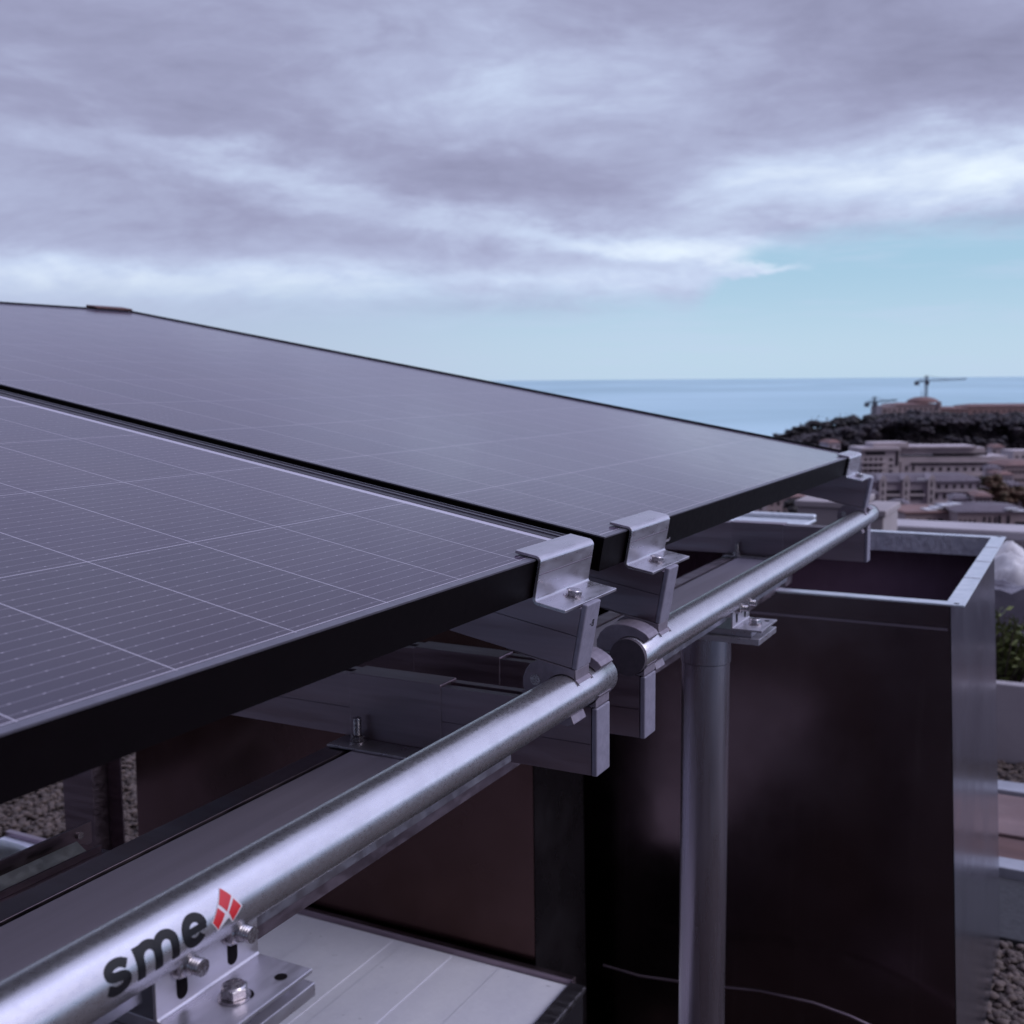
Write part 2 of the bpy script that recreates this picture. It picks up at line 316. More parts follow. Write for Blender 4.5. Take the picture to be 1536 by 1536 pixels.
sd=bpy.data.lights.new('sun','SUN'); sd.energy=1.5; sd.angle=rad(35); sd.color=(.96,.94,1.); so=bpy.data.objects.new('sun',sd); COL.objects.link(so)
# sun direction shares the sky's angles (rotation measured from +Y towards +X)
e_,a_=rad(35),rad(86); sv=Vector((math.cos(e_)*math.sin(a_),math.cos(e_)*math.cos(a_),math.sin(e_))); so.rotation_euler=sv.to_track_quat('Z','Y').to_euler()

# ------------------------------------------------------------------ panel plane
TH=rad(10.1); p0=np.array([-.43507768,0,-.15835533]); BV=np.array([-math.cos(TH),0,math.sin(TH)]); NV=np.array([math.sin(TH),0,math.cos(TH)]); YV=np.array([0,1.,0])
def pp(y,b,n): return p0+YV*y+BV*b+NV*n
LB=2.035
def solar_panel(y0,y1,first,pitch,label,La,Lb,border,name='solar_panel'):
    t=empty(name,pp((y0+y1)/2,LB/2,-.035),label,'solar panel','black framed solar panels on the sloping rack')
    f=MB(); h=.035; L=.011
    prof=lambda yy,bb: None
    # four frame bars butted end to end, each a wall with a foot
    f.frame(pp(0,0,0),YV,BV,NV,y0,y1,0,.003,-h,-.0006); f.frame(pp(0,0,0),YV,BV,NV,y0,y1,LB-.003,LB,-h,-.0006)
    f.frame(pp(0,0,0),YV,BV,NV,y0,y0+.003,.003,LB-.003,-h,-.0006); f.frame(pp(0,0,0),YV,BV,NV,y1-.003,y1,.003,LB-.003,-h,-.0006)
    f.frame(pp(0,0,0),YV,BV,NV,y0+.003,y1-.003,.003,.028,-h,-h+.002); f.frame(pp(0,0,0),YV,BV,NV,y0+.003,y1-.003,LB-.028,LB-.003,-h,-h+.002)
    f.frame(pp(0,0,0),YV,BV,NV,y0+.003,y0+.028,.028,LB-.028,-h,-h+.002); f.frame(pp(0,0,0),YV,BV,NV,y1-.028,y1-.003,.028,LB-.028,-h,-h+.002)
    f.build('frame',FRAME,t)
    r=MB(); e=.0004
    r.frame(pp(0,0,0),YV,BV,NV,y0-e,y1+e,-e,.006,-.0005,.0010); r.frame(pp(0,0,0),YV,BV,NV,y0-e,y1+e,LB-L,LB+e,-.0005,.0010)
    r.frame(pp(0,0,0),YV,BV,NV,y0-e,y0+La,.006,LB-L,-.0005,.0010)
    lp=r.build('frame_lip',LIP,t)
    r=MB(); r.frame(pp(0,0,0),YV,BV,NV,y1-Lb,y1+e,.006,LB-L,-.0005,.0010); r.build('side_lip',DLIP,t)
    r=MB(); r.frame(pp(0,0,0),YV,BV,NV,y1-.0045,y1+e,.03,LB-L,.0011,.0042) if Lb<.02 else None; r.frame(pp(0,0,0),YV,BV,NV,y0,y1,LB-.006,LB+e,.0012,.0042); r.build('outer_rib',FRAME,t)
    if Lb>.02:
        r=MB(); r.frame(pp(0,0,0),YV,BV,NV,y1-Lb*.55,y1-Lb*.55+.0015,.006,LB-L,.0011,.0022); r.frame(pp(0,0,0),YV,BV,NV,y1-.0022,y1-.0008,.006,LB-L,.0011,.0020); r.build('lip_ridge',LIP,t)
    gm=MB(); gm.add([pp(y0+La,.006,.0004),pp(y1-Lb,.006,.0004),pp(y1-Lb,LB-L,.0004),pp(y0+La,LB-L,.0004),pp(y0+La,.006,-.006),pp(y1-Lb,.006,-.006),pp(y1-Lb,LB-L,-.006),pp(y0+La,LB-L,-.006)],
        [(0,1,2,3),(4,7,6,5),(0,4,5,1),(1,5,6,2),(2,6,7,3),(3,7,4,0)])
    o=gm.build('glass',cellmat('photovoltaic_cells',first,pitch,.0085,.1835,border),t)
    uv=o.data.uv_layers.new(name='UVMap')
    for lo in o.data.loops:
        q=np.array(o.data.vertices[lo.vertex_index].co)+np.array(t.location)-p0
        uv.data[lo.index].uv=(q[1],float(q.dot(BV)))
    j=MB(); j.frame(pp(0,0,0),YV,BV,NV,(y0+y1)/2-.07,(y0+y1)/2+.07,LB/2-.05,LB/2+.05,-.03,-.0065); j.build('junction_box',FRAME,t,.002)
    return t
solar_panel(-.305,.995,.9635,.1032,'nearer black framed solar panel filling the left of the view, its cell grid crisp',.011,.0265,.9570)
far=solar_panel(1.030,2.340,1.0425,.1070,'farther solar panel beyond the black gap, hazy lavender glass running up to the skyline',.0045,.011,9.)
mk=MB()
for i,(dy,hh,ww) in enumerate([(0,.0032,.0022),(.0034,.0032,.0024),(.0070,.0030,.0022),(.0104,.0044,.0007),(.0124,.0044,.0007)]):
    mk.frame(pp(0,0,0),YV,BV,NV,1.2225+dy,1.2225+dy+ww,-.0009,-.0004,-.0305,-.0305+hh)
mk.build('frame_print',MARK,far)
# small brown clamp on the far panel's upper edge
c=MB(); a=(2.212,2.338); c.frame(pp(0,0,0),YV,BV,NV,a[0],a[1],LB-.02,LB+.022,.0044,.0090); c.frame(pp(0,0,0),YV,BV,NV,a[0],a[1],LB+.001,LB+.022,-.045,.0043)
t=empty('edge_clamp',pp(2.275,LB,0),'small reddish brown clamp on the top corner of the farther panel','clamp')
c.build('clamp_plate',RUST,t,.001)

# ------------------------------------------------------------------ fasteners
def hexpoly(r,rot=0): return [(r*math.cos(PI/3*i+rot),r*math.sin(PI/3*i+rot)) for i in range(6)]
def basis(n):
    n=np.array(n,float); n/=np.linalg.norm(n); h=np.array([0,1.,0]) if abs(n[1])<.9 else np.array([1.,0,0]); a=np.cross(n,h); a/=np.linalg.norm(a); return a,np.cross(n,a),n
def hexbolt(mb,p,n,r,h,rot=.3):
    a,b,n=basis(n); p=np.array(p,float)
    mb.prism(hexpoly(r,rot),lambda x,y,t:p+a*x+b*y+n*t,0,h*.86)
    mb.cyl(p+n*h*.861,p+n*h,r*.86,r*.76,n=24)
def washer(mb,p,n,r,h): mb.cyl(np.array(p),np.array(p)+np.array(basis(n)[2])*h,r,n=28)
def threaded(mb,p,n,r,L,pitch):
    a,b,n=basis(n); p=np.array(p,float); N=24; V=[];Fc=[]; steps=int(L/pitch)*4
    for i in range(steps+1):
        rr=r*(1-.24*[0,.55,1,.55][i%4]); c=p+n*(L*i/steps)
        V+=[c+rr*(math.cos(2*PI*k/N)*a+math.sin(2*PI*k/N)*b) for k in range(N)]
    Fc=[(i*N+k,i*N+(k+1)%N,(i+1)*N+(k+1)%N,(i+1)*N+k) for i in range(steps) for k in range(N)]
    mb.add(V,Fc,True); mb.add(V[-N:],[tuple(range(N))])

# ------------------------------------------------------------------ Z-shaped panel clamps
def arc(cx,cy,r,a0,a1,n=7): return [(cx+r*math.cos(rad(a0+(a1-a0)*i/n)),cy+r*math.sin(rad(a0+(a1-a0)*i/n))) for i in range(n+1)]
def zprofile(hh=.0395):
    T=.003; r=.006; xw=-.0025      # web outer face lies at b = xw-T
    top=.0016; bot=-hh
    outer=[(.021,top+T)]+[(xw-T+r-0*T+ (x),y) for x,y in []]
    # walk outside: top surface -> outer bend -> web outside -> inner bend -> foot top ; back along the under side
    o=[(.021,top+T)]+arc(xw-T+r,top+T-r,r,90,180)+arc(xw-T-(r-T),bot+T+(r-T),r-T,0,-90)+[(-.036,bot+T)]
    i=[(-.036,bot)]+arc(xw-T-(r-T),bot+T+(r-T),r,-90,0)+arc(xw-T+r,top+T-r,r-T,180,90)+[(.021,top)]
    return o+i
def z_clamp(y0,label):
    t=empty('panel_clamp',pp(y0+.058,-.003,-.035),label,'clamp','bent aluminium clamps along the panels\' lower edge')
    m=MB(); m.prism(zprofile(),lambda b,n,y:pp(y,b,n),y0,y0+.117); z=m.build('clamp_plate',CLAMPM,t,.0004,1)
    for p in z.data.polygons: p.use_smooth=False
    ln=MB(); ln.frame(pp(0,0,0),YV,BV,NV,y0+.0006,y0+.1164,-.0059,-.00545,-.0125,-.0119); ln.build('score_line',ALUD,t)
    b=MB(); c=pp(y0+.050,-.0205,-.0365); washer(b,c,NV,.0094,.0012); wv=b.build('washer',STEEL,t,.0002,1)
    b=MB(); hexbolt(b,c+NV*.0012,NV,.0076,.0056,.1); b.build('bolt',STEEL,t,.0004)
    return t
z_clamp(.875,'bent aluminium clamp with hex bolt gripping the nearer panel at its right corner')
z_clamp(1.092,'bent aluminium clamp with hex bolt on the farther panel just past the gap')
z_clamp(2.245,'smallest, farthest aluminium clamp at the outer corner of the farther panel')

# ------------------------------------------------------------------ support pipe geometry
PC=np.array([-.42206,0,-.28629]); PR=.0191
def ph(y,th,r=PR): return np.array([PC[0]+r*math.cos(rad(th)),y,PC[2]+r*math.sin(rad(th))])
def pol(th,r): return (PC[0]+r*math.cos(rad(th)),PC[2]+r*math.sin(rad(th)))
XZ=lambda x,z,y:(x,y,z)

# sloping rails under the panels
def rail(y0,w,label,mark=False):
    y1=y0+w; t=empty('panel_rail',pp(y0+w/2,0,-.07),label,'rail','sloping aluminium rails under the solar panels')
    top,bot=-.0398,-.0962; s=.0012; m0=top-.026
    prof=[(y0,bot),(y0,m0-s/2),(y0+s,m0-s/2),(y0+s,m0+s/2),(y0,m0+s/2),(y0,top),(y1,top),(y1,m0+s/2),(y1-s,m0+s/2),(y1-s,m0-s/2),(y1,m0-s/2),(y1,bot)]
    m=MB(); m.prism(prof,lambda y,n,b:pp(y,b,n),-.0385,LB-.04); m.build('rail_body',ALUD,t)
    c=MB(); c.frame(pp(0,0,0),YV,BV,NV,y0-.0012,y1+.0012,-.0445,-.0388,bot-.0006,top+.0050); cp=c.build('end_cap',CAP,t,.0016,3)
    if mark:
        k=MB()
        for (yy,nn,wy,hn) in [(.0085,-.058,.0012,.0060),(.0085,-.0525,.0035,.0008),(.0085,-.0552,.0035,.0008),(.0085,-.058,.0035,.0008),(.0118,-.0575,.0009,.005),(.0155,-.0560,.0014,.0014)]:
            k.frame(pp(0,0,0),YV,BV,NV,y0+w-yy-wy,y0+w-yy,-.0448,-.04445,nn,nn+hn)
        k.build('cap_print',INK,cp)
    # cast clamp: block under the rail with hinge boss, and a lower arm round the pipe
    def rb(b,n=-.0969): q=pp(0,b,n); return (q[0],q[2])
    R1=PR+.0006
    xr=rb(-.0435)[0]
    poly=[rb(-.0435),(xr-.0006,-.2742)]
    a0=math.degrees(math.atan2(-.2742-PC[2],xr-.002-PC[0]))
    poly+=[pol(38+ (172-38)*i/20,R1) for i in range(21)]
    poly+=[pol(176,.024),pol(184,.0300),pol(181,.0385),pol(173,.0415),pol(163,.0428),pol(152,.0432),pol(141,.0425),pol(131,.0400)]
    q=rb(.0300); poly+=[q]
    m=MB(); m.prism(poly,XZ,y0-.0008,y1+.0008); sd_=m.build('pipe_saddle',CAST,t,.0009,2)
    arm=[pol(188,.0415),pol(186,.030),pol(186,R1)]+[pol(190+(292-190)*i/16,R1) for i in range(17)]+[pol(292,R1+.0085),pol(280,R1+.0095),pol(262,R1+.0085),pol(235,R1+.0095),pol(215,R1+.013),pol(200,.038)]
    m=MB(); m.prism(arm,XZ,y0+.0005,y1-.0005); m.build('clamp_arm',CAST,t,.0009,2)
    h=MB(); x,z=pol(157,.0305); h.cyl((x,y0-.0012,z),(x,y1+.0012,z),.0052,n=24); h.build('hinge_pin',STEEL,sd_,.0005)
    h=MB(); x,z=pol(182,.0385); h.cyl((x,y0-.0020,z),(x,y0+.002,z),.0026,n=20); h.build('rivet',CAST,sd_)
    return t
rail(.904,.029,'nearest sloping rail, its marked grey end cap right under the first bolted clamp',True)
rail(1.119,.028,'middle sloping rail, just past the gap between the two panels')
rail(2.300,.028,'farthest sloping rail under the panel corner, seen against the town')

# horizontal lower beams
def beam(y0,label,dz=0.):
    y1=y0+.030; t=empty('cross_beam',(-.55,y0+.015,-.34),label,'beam','lower cross beams hung beneath the support pipe')
    zt,zb=-.3072,-.3735; s=.0010; m0=-.343
    prof=[(y0,zb),(y0,m0-s/2),(y0+s,m0-s/2),(y0+s,m0+s/2),(y0,m0+s/2),(y0,zt),(y0+.010,zt),(y0+.010,zt-.004),(y1-.010,zt-.004),(y1-.010,zt),(y1,zt),(y1,m0+s/2),(y1-s,m0+s/2),(y1-s,m0-s/2),(y1,m0-s/2),(y1,zb)]
    m=MB(); m.prism(prof,lambda y,z,x:(x,y,z),-2.55,-.4125); m.build('beam_body',ALUD,t)
    c=MB(); c.box(-.4118,-.4060,y0-.0008,y1+.0008,zb-.0005,zt-.0005); c.build('end_cap',CAP,t,.0014,3)
    c=MB(); c.box(-.690,-.577,y0-.0014,y1+.0014,zb-.0014,zt+.0022); c.build('connector_sleeve',ALUD,t,.0012,2)
    R1=PR+.0006
    poly=[(-.4068,zt+.0004),(-.4068,-.2955)]+[pol(-28-(184-28)*i/22,R1) for i in range(23)]
    poly+=[pol(185,.0420),pol(196,.0430),pol(208,.0418),(PC[0]-.036,zt+.0004)]
    m=MB(); m.prism(poly,XZ,y0-.0008,y1+.0008); sd_=m.build('pipe_saddle',CAST,t,.0010,2)
    rr=[(173,.0400),(162,.0415),(150,.0412),(138,.0398),(126,.0374),(114,.0348),(102,.0325),(90,.0308),(78,.0297),(66,.0290),(54,.0288)]
    arm=[pol(a,r) for a,r in rr]+[pol(44,.0280)]+[pol(44+(176-44)*i/20,R1) for i in range(21)]+[pol(178,.030)]
    m=MB(); m.prism(arm,XZ,y0+.0005,y1-.0005); m.build('clamp_arm',CAST,t,.0012,3)
    h=MB(); x,z=pol(181,.0385); h.cyl((x,y0-.0030,z),(x,y0+.002,z),.0030,n=20); h.build('rivet',CAST,sd_)
    return t
beam(.945,'nearest lower cross beam, grey end cap hanging below the end of the near pipe')
beam(1.071,'middle lower cross beam, its hooked casting beside the round pipe end cap')
beam(2.325,'farthest lower cross beam reaching in front of the open duct')

# splice plates with upright studs on the long channel
def splice(y0,label):
    t=empty('splice_plate',(-.66,y0,-.376),label,'plate','bolted plates holding the cross beams to the channel')
    m=MB(); m.box(-.697,-.565,y0-.036,y0+.06,-.3770,-.3742-.0002); m.build('flat_plate',PLATE,t,.0005)
    b=MB(); washer(b,(-.672,y0-.016,-.3744),(0,0,1),.0088,.0015); hexbolt(b,(-.672,y0-.016,-.3729),(0,0,1),.0078,.0065); b.build('nut',STEEL,t,.0003)
    b=MB(); threaded(b,(-.672,y0-.016,-.3665),(0,0,1),.0045,.018,.0016); b.build('stud',STEEL,t)
splice(.948,'flat bolted plate on the channel under the nearest cross beam')
splice(2.328,'distant flat bolted plate on the channel under the farthest cross beam')

# long channel running beside the pipe
t=empty('channel_beam',(-.65,1.2,-.43),'wide grey slotted channel running beneath the cross beams beside the pipe','beam')
m=MB(); m.box(-.6665,-.588,-.25,2.46,-.3812,-.3775); m.build('channel_top',CHAN,t,.0008)
m=MB(); m.box(-.700,-.6745,-.25,2.46,-.3822,-.3785); m.build('channel_rim',ALUD,t,.0008)
m=MB(); m.box(-.698,-.695,-.25,2.46,-.452,-.3824); m.box(-.5925,-.5895,-.25,2.46,-.452,-.3814); m.box(-.6948,-.5927,-.25,2.46,-.452,-.449); m.build('channel_web',ALUD,t)
# short bright tray strip beyond it
t=empty('cable_tray',(-.81,.2,-.43),'short pale metal tray strip lying left of the channel','tray')
m=MB(); m.prism([(-.8145,-.4175),(-.8005,-.4262),(-.8012,-.4272),(-.8152,-.4185)],XZ,-.5,.690); m.build('tray_lip',GALV,t)  # lip tilted to mirror the open sky, a slope added for brightness
m=MB(); m.box(-.826,-.8235,-.5,.715,-.43,-.409); m.box(-.8232,-.776,-.5,.705,-.4300,-.4275); m.box(-.7965,-.7945,-.5,.700,-.4272,-.4210); m.build('tray_body',ALUD,t)
m=MB(); m.cyl((-.8233,.700,-.417),(-.8205,.700,-.417),.0035,n=16); m.build('rivet',STEEL,t)

# ------------------------------------------------------------------ pipes
GRP='round aluminium support pipes along the panels\' lower edge'
def pipe(y0,y1,label):
    t=empty('support_pipe',(PC[0],(y0+y1)/2,PC[2]),label,'pipe',GRP)
    m=MB(); N=72; ys=[y0,y0+.0006]+[y0+(y1-y0)*i/24 for i in range(1,24)]+[y1-.0006,y1]
    V=[]; 
    for k,y in enumerate(ys):
        r=PR-(.0006 if k in (0,len(ys)-1) else 0)
        V+=[ph(y,360*i/N,r) for i in range(N)]
    m.add(V,[(i*N+k,i*N+(k+1)%N,(i+1)*N+(k+1)%N,(i+1)*N+k) for i in range(len(ys)-1) for k in range(N)],True)
    for y in (y0,y1):      # wall thickness at the cut ends
        A=[ph(y,360*i/N,PR-.0006) for i in range(N)]; B=[ph(y,360*i/N,PR-.0032) for i in range(N)]; C_=[ph(y+(.05 if y==y0 else -.05),360*i/N,PR-.0032) for i in range(N)]
        m.add(A+B,[(i,(i+1)%N,N+(i+1)%N,N+i) for i in range(N)]); m.add(B+C_,[(i,(i+1)%N,N+(i+1)%N,N+i) for i in range(N)],True)
    m.build('tube',TUBE,t); return t
near=pipe(-.25,.988,'nearer support pipe lettered sme in black beside a red emblem')
farp=pipe(1.0655,2.425,'farther support pipe starting at a round grey end cap')
m=MB(); m.cyl(ph(1.0600,0,0)+np.array([0,0,0]),ph(1.0665,0,0),PR+.0004,n=64); m.build('end_cap',CAPD,farp,.0022,3)
m=MB(); m.cyl(ph(2.4255,0,0),ph(2.432,0,0),PR+.0004,n=64); m.build('end_cap',CAPD,farp,.0022,3)
def keel(par,y0,y1):
    m=MB(); m.box(-.4275,-.4245,y0,y1,-.3178,-.3040); m.build('keel_fin',ALU,par,.0003)
keel(near,-.25,.395); keel(near,.478,.806); keel(farp,1.141,1.418); keel(farp,1.502,1.74)

# lettering and emblem wrapped on the near pipe
def wrap(y,s,lift=.00022): th=math.degrees(s/PR); return ph(y,th,PR+lift)
def ribbon(mb,pts,w,lift=.00022,closed=False,taper=None):
    pts=[np.array(p,float) for p in pts]; n=len(pts); Ls=[]
    for i,p in enumerate(pts):
        d=pts[min(i+1,n-1)]-pts[max(i-1,0)]; d/=np.linalg.norm(d)+1e-12; q=np.array([-d[1],d[0]]); ww=w[i] if hasattr(w,'__len__') else w
        Ls.append([p+q*ww/2,p,p-q*ww/2])
    V=[wrap(a[0],a[1],lift) for r_ in Ls for a in r_]
    mb.add(V,[(i*3+k,i*3+k+1,(i+1)*3+k+1,(i+1)*3+k) for i in range(n-1) for k in (0,1)],True)
def ell(cy,cs,ry,rs,a0,a1,n=22): return [(cy+ry*math.cos(rad(a0+(a1-a0)*i/n)),cs+rs*math.sin(rad(a0+(a1-a0)*i/n))) for i in range(n+1)]
L=MB(); ws=.0050
s0,s1=-.0038,.0128      # baseline and x-height as arc length on the pipe
mid=(s0+s1)/2
# s
cy=.3615
spts=[(cy+.0065,s1-.0046)]+ell(cy+.0002,s1-.0049,.0053,.0030,25,180,10)[1:]+ell(cy+.0002,mid+.0030,.0053,.0028,180,250,5)[1:]+ell(cy-.0002,mid-.0030,.0055,.0030,70,0,5)+ell(cy-.0002,s0+.0049,.0055,.0031,0,-155,12)[1:]+[(cy-.0068,s0+.0042)]
ribbon(L,spts,[.0048]*len(spts))
# m
x0=.3757
ribbon(L,[(x0,s0+ (s1-s0)*i/12) for i in range(13)],ws)
for k in (0,1):
    xa=x0+k*.0115; xb=xa+.0115
    ribbon(L,ell((xa+xb)/2,s1-.0073,.00575,.0055,170,0,14)+[(xb,s1-.0073-(s1-.0073-s0)*i/8) for i in range(1,9)],ws,.00026+.00004*k)
# e
cy=.4128
ribbon(L,ell(cy,mid,.0063,.0064,-38,-330-30,34)[::1],.0050)
ribbon(L,[(cy-.0050+.0132*i/6,mid-.0001) for i in range(7)],.0038,.0003)
L.build('lettering',INK,near)
def zpx(x,y): # zoom pixels of the emblem -> (y, arc)
    u=140+x/4.267; v=1300+y/4.267; w_=W(u,v); a=w_[0]**2+w_[2]**2; b=-2*(w_[0]*PC[0]+w_[2]*PC[2]); k=PC[0]**2+PC[2]**2-PR**2
    q=b*b-4*a*k; tt=(-b-max(q,0)**.5)/2/a; p=w_*tt; return (p[1],PR*math.atan2(p[2]-PC[2],p[0]-PC[0]))
def patch(mb,quad,lift,n=6):
    q=[np.array(zpx(*c)) for c in quad]; V=[]
    for i in range(n+1):
        for j in range(n+1):
            a,b=i/n,j/n; p=(1-a)*(1-b)*q[0]+a*(1-b)*q[1]+a*b*q[2]+(1-a)*b*q[3]; V.append(wrap(p[0],p[1],lift))
    mb.add(V,[(i*(n+1)+j,(i+1)*(n+1)+j,(i+1)*(n+1)+j+1,i*(n+1)+j+1) for i in range(n) for j in range(n)],True)
m=MB(); patch(m,[(803,132),(952,248),(888,354),(793,255)],.0002); patch(m,[(793,255),(872,312),(796,412),(756,362)],.0002); m.build('emblem_border',PALE,near)
m=MB()
for q in ([(807,140),(880,186),(854,286),(800,242)],[(893,204),(943,250),(890,344),(865,292)],[(793,264),(841,302),(797,402),(763,360)]): patch(m,q,.00032)
m.build('emblem',RED,near)

# ------------------------------------------------------------------ brackets with bolts, posts
def stadium(cy,cz,w,h,n=8): return [(cy+w/2*math.cos(rad(a)),cz+(h-w)/2+w/2*math.sin(rad(a))) for a in np.linspace(0,180,n)]+[(cy+w/2*math.cos(rad(a)),cz-(h-w)/2+w/2*math.sin(rad(a))) for a in np.linspace(180,360,n)]
def bracket(y0,label,detail=True):
    t=empty('support_bracket',(-.40,y0+.04,-.33),label,'bracket','angle brackets bolted under the support pipe')
    T=.0026; xv=-.4190; zb=-.3300
    prof=[(xv,-.2990),(xv,zb),(-.3778,zb),(-.3778,zb+T),(xv+T+.0012,zb+T),(xv+T,zb+T+.0012),(xv+T,-.2990)]
    m=MB(); m.prism(prof,XZ,y0,y0+.079); pl_=m.build('angle_plate',PLATE,t,.0004)
    # slots as dark recesses just proud of the plate
    xs=xv+T
    for k,yy in enumerate((.0185,.0575)):
        m=MB(); m.prism(stadium(y0+yy,-.3135,.0078,.0205),lambda y,z,x:(x,y,z),xs+.0002,xs+.0003); m.build('slot',FRAME,pl_)
        m=MB(); c=(xs+.0004,y0+yy,-.3030); washer(m,c,(1,0,0),.0088,.0014); m.build('washer',STEEL,t,.0002,1)
        m=MB(); hexbolt(m,(xs+.0018,y0+yy,-.3030),(1,0,0),.0078,.0052,.2); m.build('nut',STEEL,t,.0004)
        m=MB(); threaded(m,(xs+.0065,y0+yy,-.3030),(1,0,0),.0046,.0090,.0018); m.build('stud',STEEL,t)
    m=MB(); c=(-.3965,y0+.036,zb+T); m.prism([(c[0]+x*.0085,c[1]+y_*.0060+.0045) for x,y_ in [(math.cos(a),math.sin(a)) for a in np.linspace(0,2*PI,20,endpoint=False)]],lambda x,y,z:(x,y,z),zb+T+.0001,zb+T+.0002); m.build('slot',FRAME,pl_)
    m=MB(); washer(m,(c[0],c[1],zb+T+.0003),(0,0,1),.0088,.0013); m.build('washer',STEEL,t,.0002,1)
    m=MB(); hexbolt(m,(c[0],c[1],zb+T+.0016),(0,0,1),.0078,.0062,.1); m.build('bolt',STEEL,t,.0005)
    m=MB(); m.cyl((-.3878,y0+.064,zb+T+.0001),(-.3878,y0+.064,zb+T+.0002),.0036,n=20); m.build('hole',FRAME,pl_)
    m=MB(); m.box(-.502,-.3800,y0-.004,y0+.084,zb-.0165,zb-.0085); m.box(-.498,-.392,y0+.004,y0+.076,zb-.0083,zb-.0002); m.build('base_plate',PLATE,t,.0005)
    return t
def post(y,label):
    t=empty('support_post',(-.465,y,-1.665),label,'post','round posts carrying the support pipe')
    m=MB(); m.cyl((-.465,y,-1.655),(-.465,y,-.3855),.0325,n=56); m.build('shaft',POLE,t)
    m=MB(); m.cyl((-.465,y,-.3845),(-.465,y,-.3468),.0338,n=56); m.build('collar',POLE,t,.0008)
    m=MB(); m.box(-.555,-.375,y-.09,y+.09,-1.664,-1.6555); m.build('foot_plate',PLATE,t,.001)
bracket(.3965,'large angle bracket with two threaded studs right below the black lettering')
bracket(1.4185,'small angle bracket at the head of the tall post')
post(.4355,'post whose rounded head hides in the dark bottom left corner'); post(1.458,'tall grey post standing in front of the dark duct')

# ------------------------------------------------------------------ ducts
def duct(x0,x1,y0,y1,zt,fl,label,sidem=DUCTS,frontm=DUCT):
    zb=-1.64; t=empty('ventilation_duct',((x0+x1)/2,(y0+y1)/2,zb),label,'duct','open topped sheet metal ducts on the roof')
    th=.0015
    A=[(x0,y0,zt),(x1,y0,zt),(x1,y1,zt),(x0,y1,zt)]; B=[(x0-fl,y0-.01,zb),(x1+fl,y0-.01,zb),(x1+fl,y1+fl,zb),(x0-fl,y1+fl,zb)]
    def grid(a,b,c,d,n,mtt,nm,push=0):  # a,b top ; d,c bottom
        a,b,c,d=[np.array(q,float) for q in (a,b,c,d)]; V=[]
        for i in range(n+1):
            for j in range(n+1):
                s_,t_=i/n,j/n; V.append((1-t_)*((1-s_)*a+s_*b)+t_*((1-s_)*d+s_*c))
        nrm=np.cross(b-a,d-a); nrm/=np.linalg.norm(nrm); m_=MB(); k=(n+1)**2; W2=[p-nrm*th for p in V]
        qs=[(i*(n+1)+j,(i+1)*(n+1)+j,(i+1)*(n+1)+j+1,i*(n+1)+j+1) for i in range(n) for j in range(n)]
        m_.add(V,qs,True); m_.add(W2,[q[::-1] for q in qs],True)
        return m_.build(nm,mtt,t)
    # bottom ring order
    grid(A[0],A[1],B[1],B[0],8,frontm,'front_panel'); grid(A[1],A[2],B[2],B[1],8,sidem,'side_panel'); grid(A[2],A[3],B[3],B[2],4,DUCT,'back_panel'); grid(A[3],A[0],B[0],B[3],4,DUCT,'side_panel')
    w_=.034; m=MB()
    m.box(x0-.004,x1+.030,y0-.028,y0+.006,zt,zt+.004); m.box(x0-.004,x1+.030,y1-.006,y1+.028,zt,zt+.004)
    m.box(x1-.006,x1+.030,y0+.0062,y1-.0062,zt,zt+.004); m.box(x0-.004,x0+.03,y0+.0062,y1-.0062,zt,zt+.004)
    r_=m.build('rim_flange',GALV,t,.0008)
    m=MB(); m.box(x0+.002,x1-.003,y1-.0075,y1-.0055,zt-.050,zt-.0005); m.build('inner_band',GALV,t)
    m=MB(); m.box(x0,x1-.002,y0-.0035,y0-.0022,zt-.055,zt-.050); m.build('fold_line',ALUD,t)
    for yy in (y0-.016,y1+.015): m=MB(); m.cyl((x1+.014,yy,zt+.0042),(x1+.014,yy,zt+.0046),.005,n=16); m.build('bolt_hole',FRAME,r_)
    for yy in (y0+.30,y0+.55,y0+.80):
        if yy<y1-.1: m=MB(); m.box(x1-.0055,x1+.0295,yy,yy+.004,zt+.0041,zt+.0046); m.build('joint_line',ALUD,r_)
    m=MB(); m.box(x0+.05,x1-.05,y0+.05,y1-.05,-.80,-.79); m.build('interior_fill_sheet',INFILL,t)  # added sheet inside the duct, catches light so the interior reads less black
    return t
duct(-1.100,-.249,2.35,3.355,-.450,.058,'large dark duct with bright rim, open top, right of the tall post')
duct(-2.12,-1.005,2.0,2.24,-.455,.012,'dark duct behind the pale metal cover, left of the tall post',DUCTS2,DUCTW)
# pale sheet-metal cover in front of the second duct
zc=-1.228
t=empty('metal_cover',(-1.5,1.3,zc),'pale galvanised cover with slanting seams at the bottom of the view','cover')
m=MB(); xs_=[-2.6,-1.86,-1.585,-1.32,-1.06,-.905]
m.box(-2.6,-.905,.3,1.965,zc-.004,zc); m.build('top_sheet',COVER,t)
for i,x in enumerate((-1.86,-1.50,-1.30,-1.065)):
    m=MB(); m.box(x,x+(.17 if i%2 else .12),.3,1.96,zc+.0005,zc+.0016); m.build('lapped_strip',COVER,t)
m=MB(); m.box(-2.6,-.899,1.966,1.983,zc-.05,zc+.014); m.build('back_edge',ALUD,t,.002)
m=MB(); m.box(-.904,-.868,.3,1.965,zc-.004,zc+.010); m.build('side_edge',ALU,t,.003)
m=MB(); m.box(-.886,-.882,.3,1.98,-1.66,zc-.005); m.box(-.93,-.887,1.93,1.98,-1.66,zc-.051); m.build('side_wall',DUCTS,t)
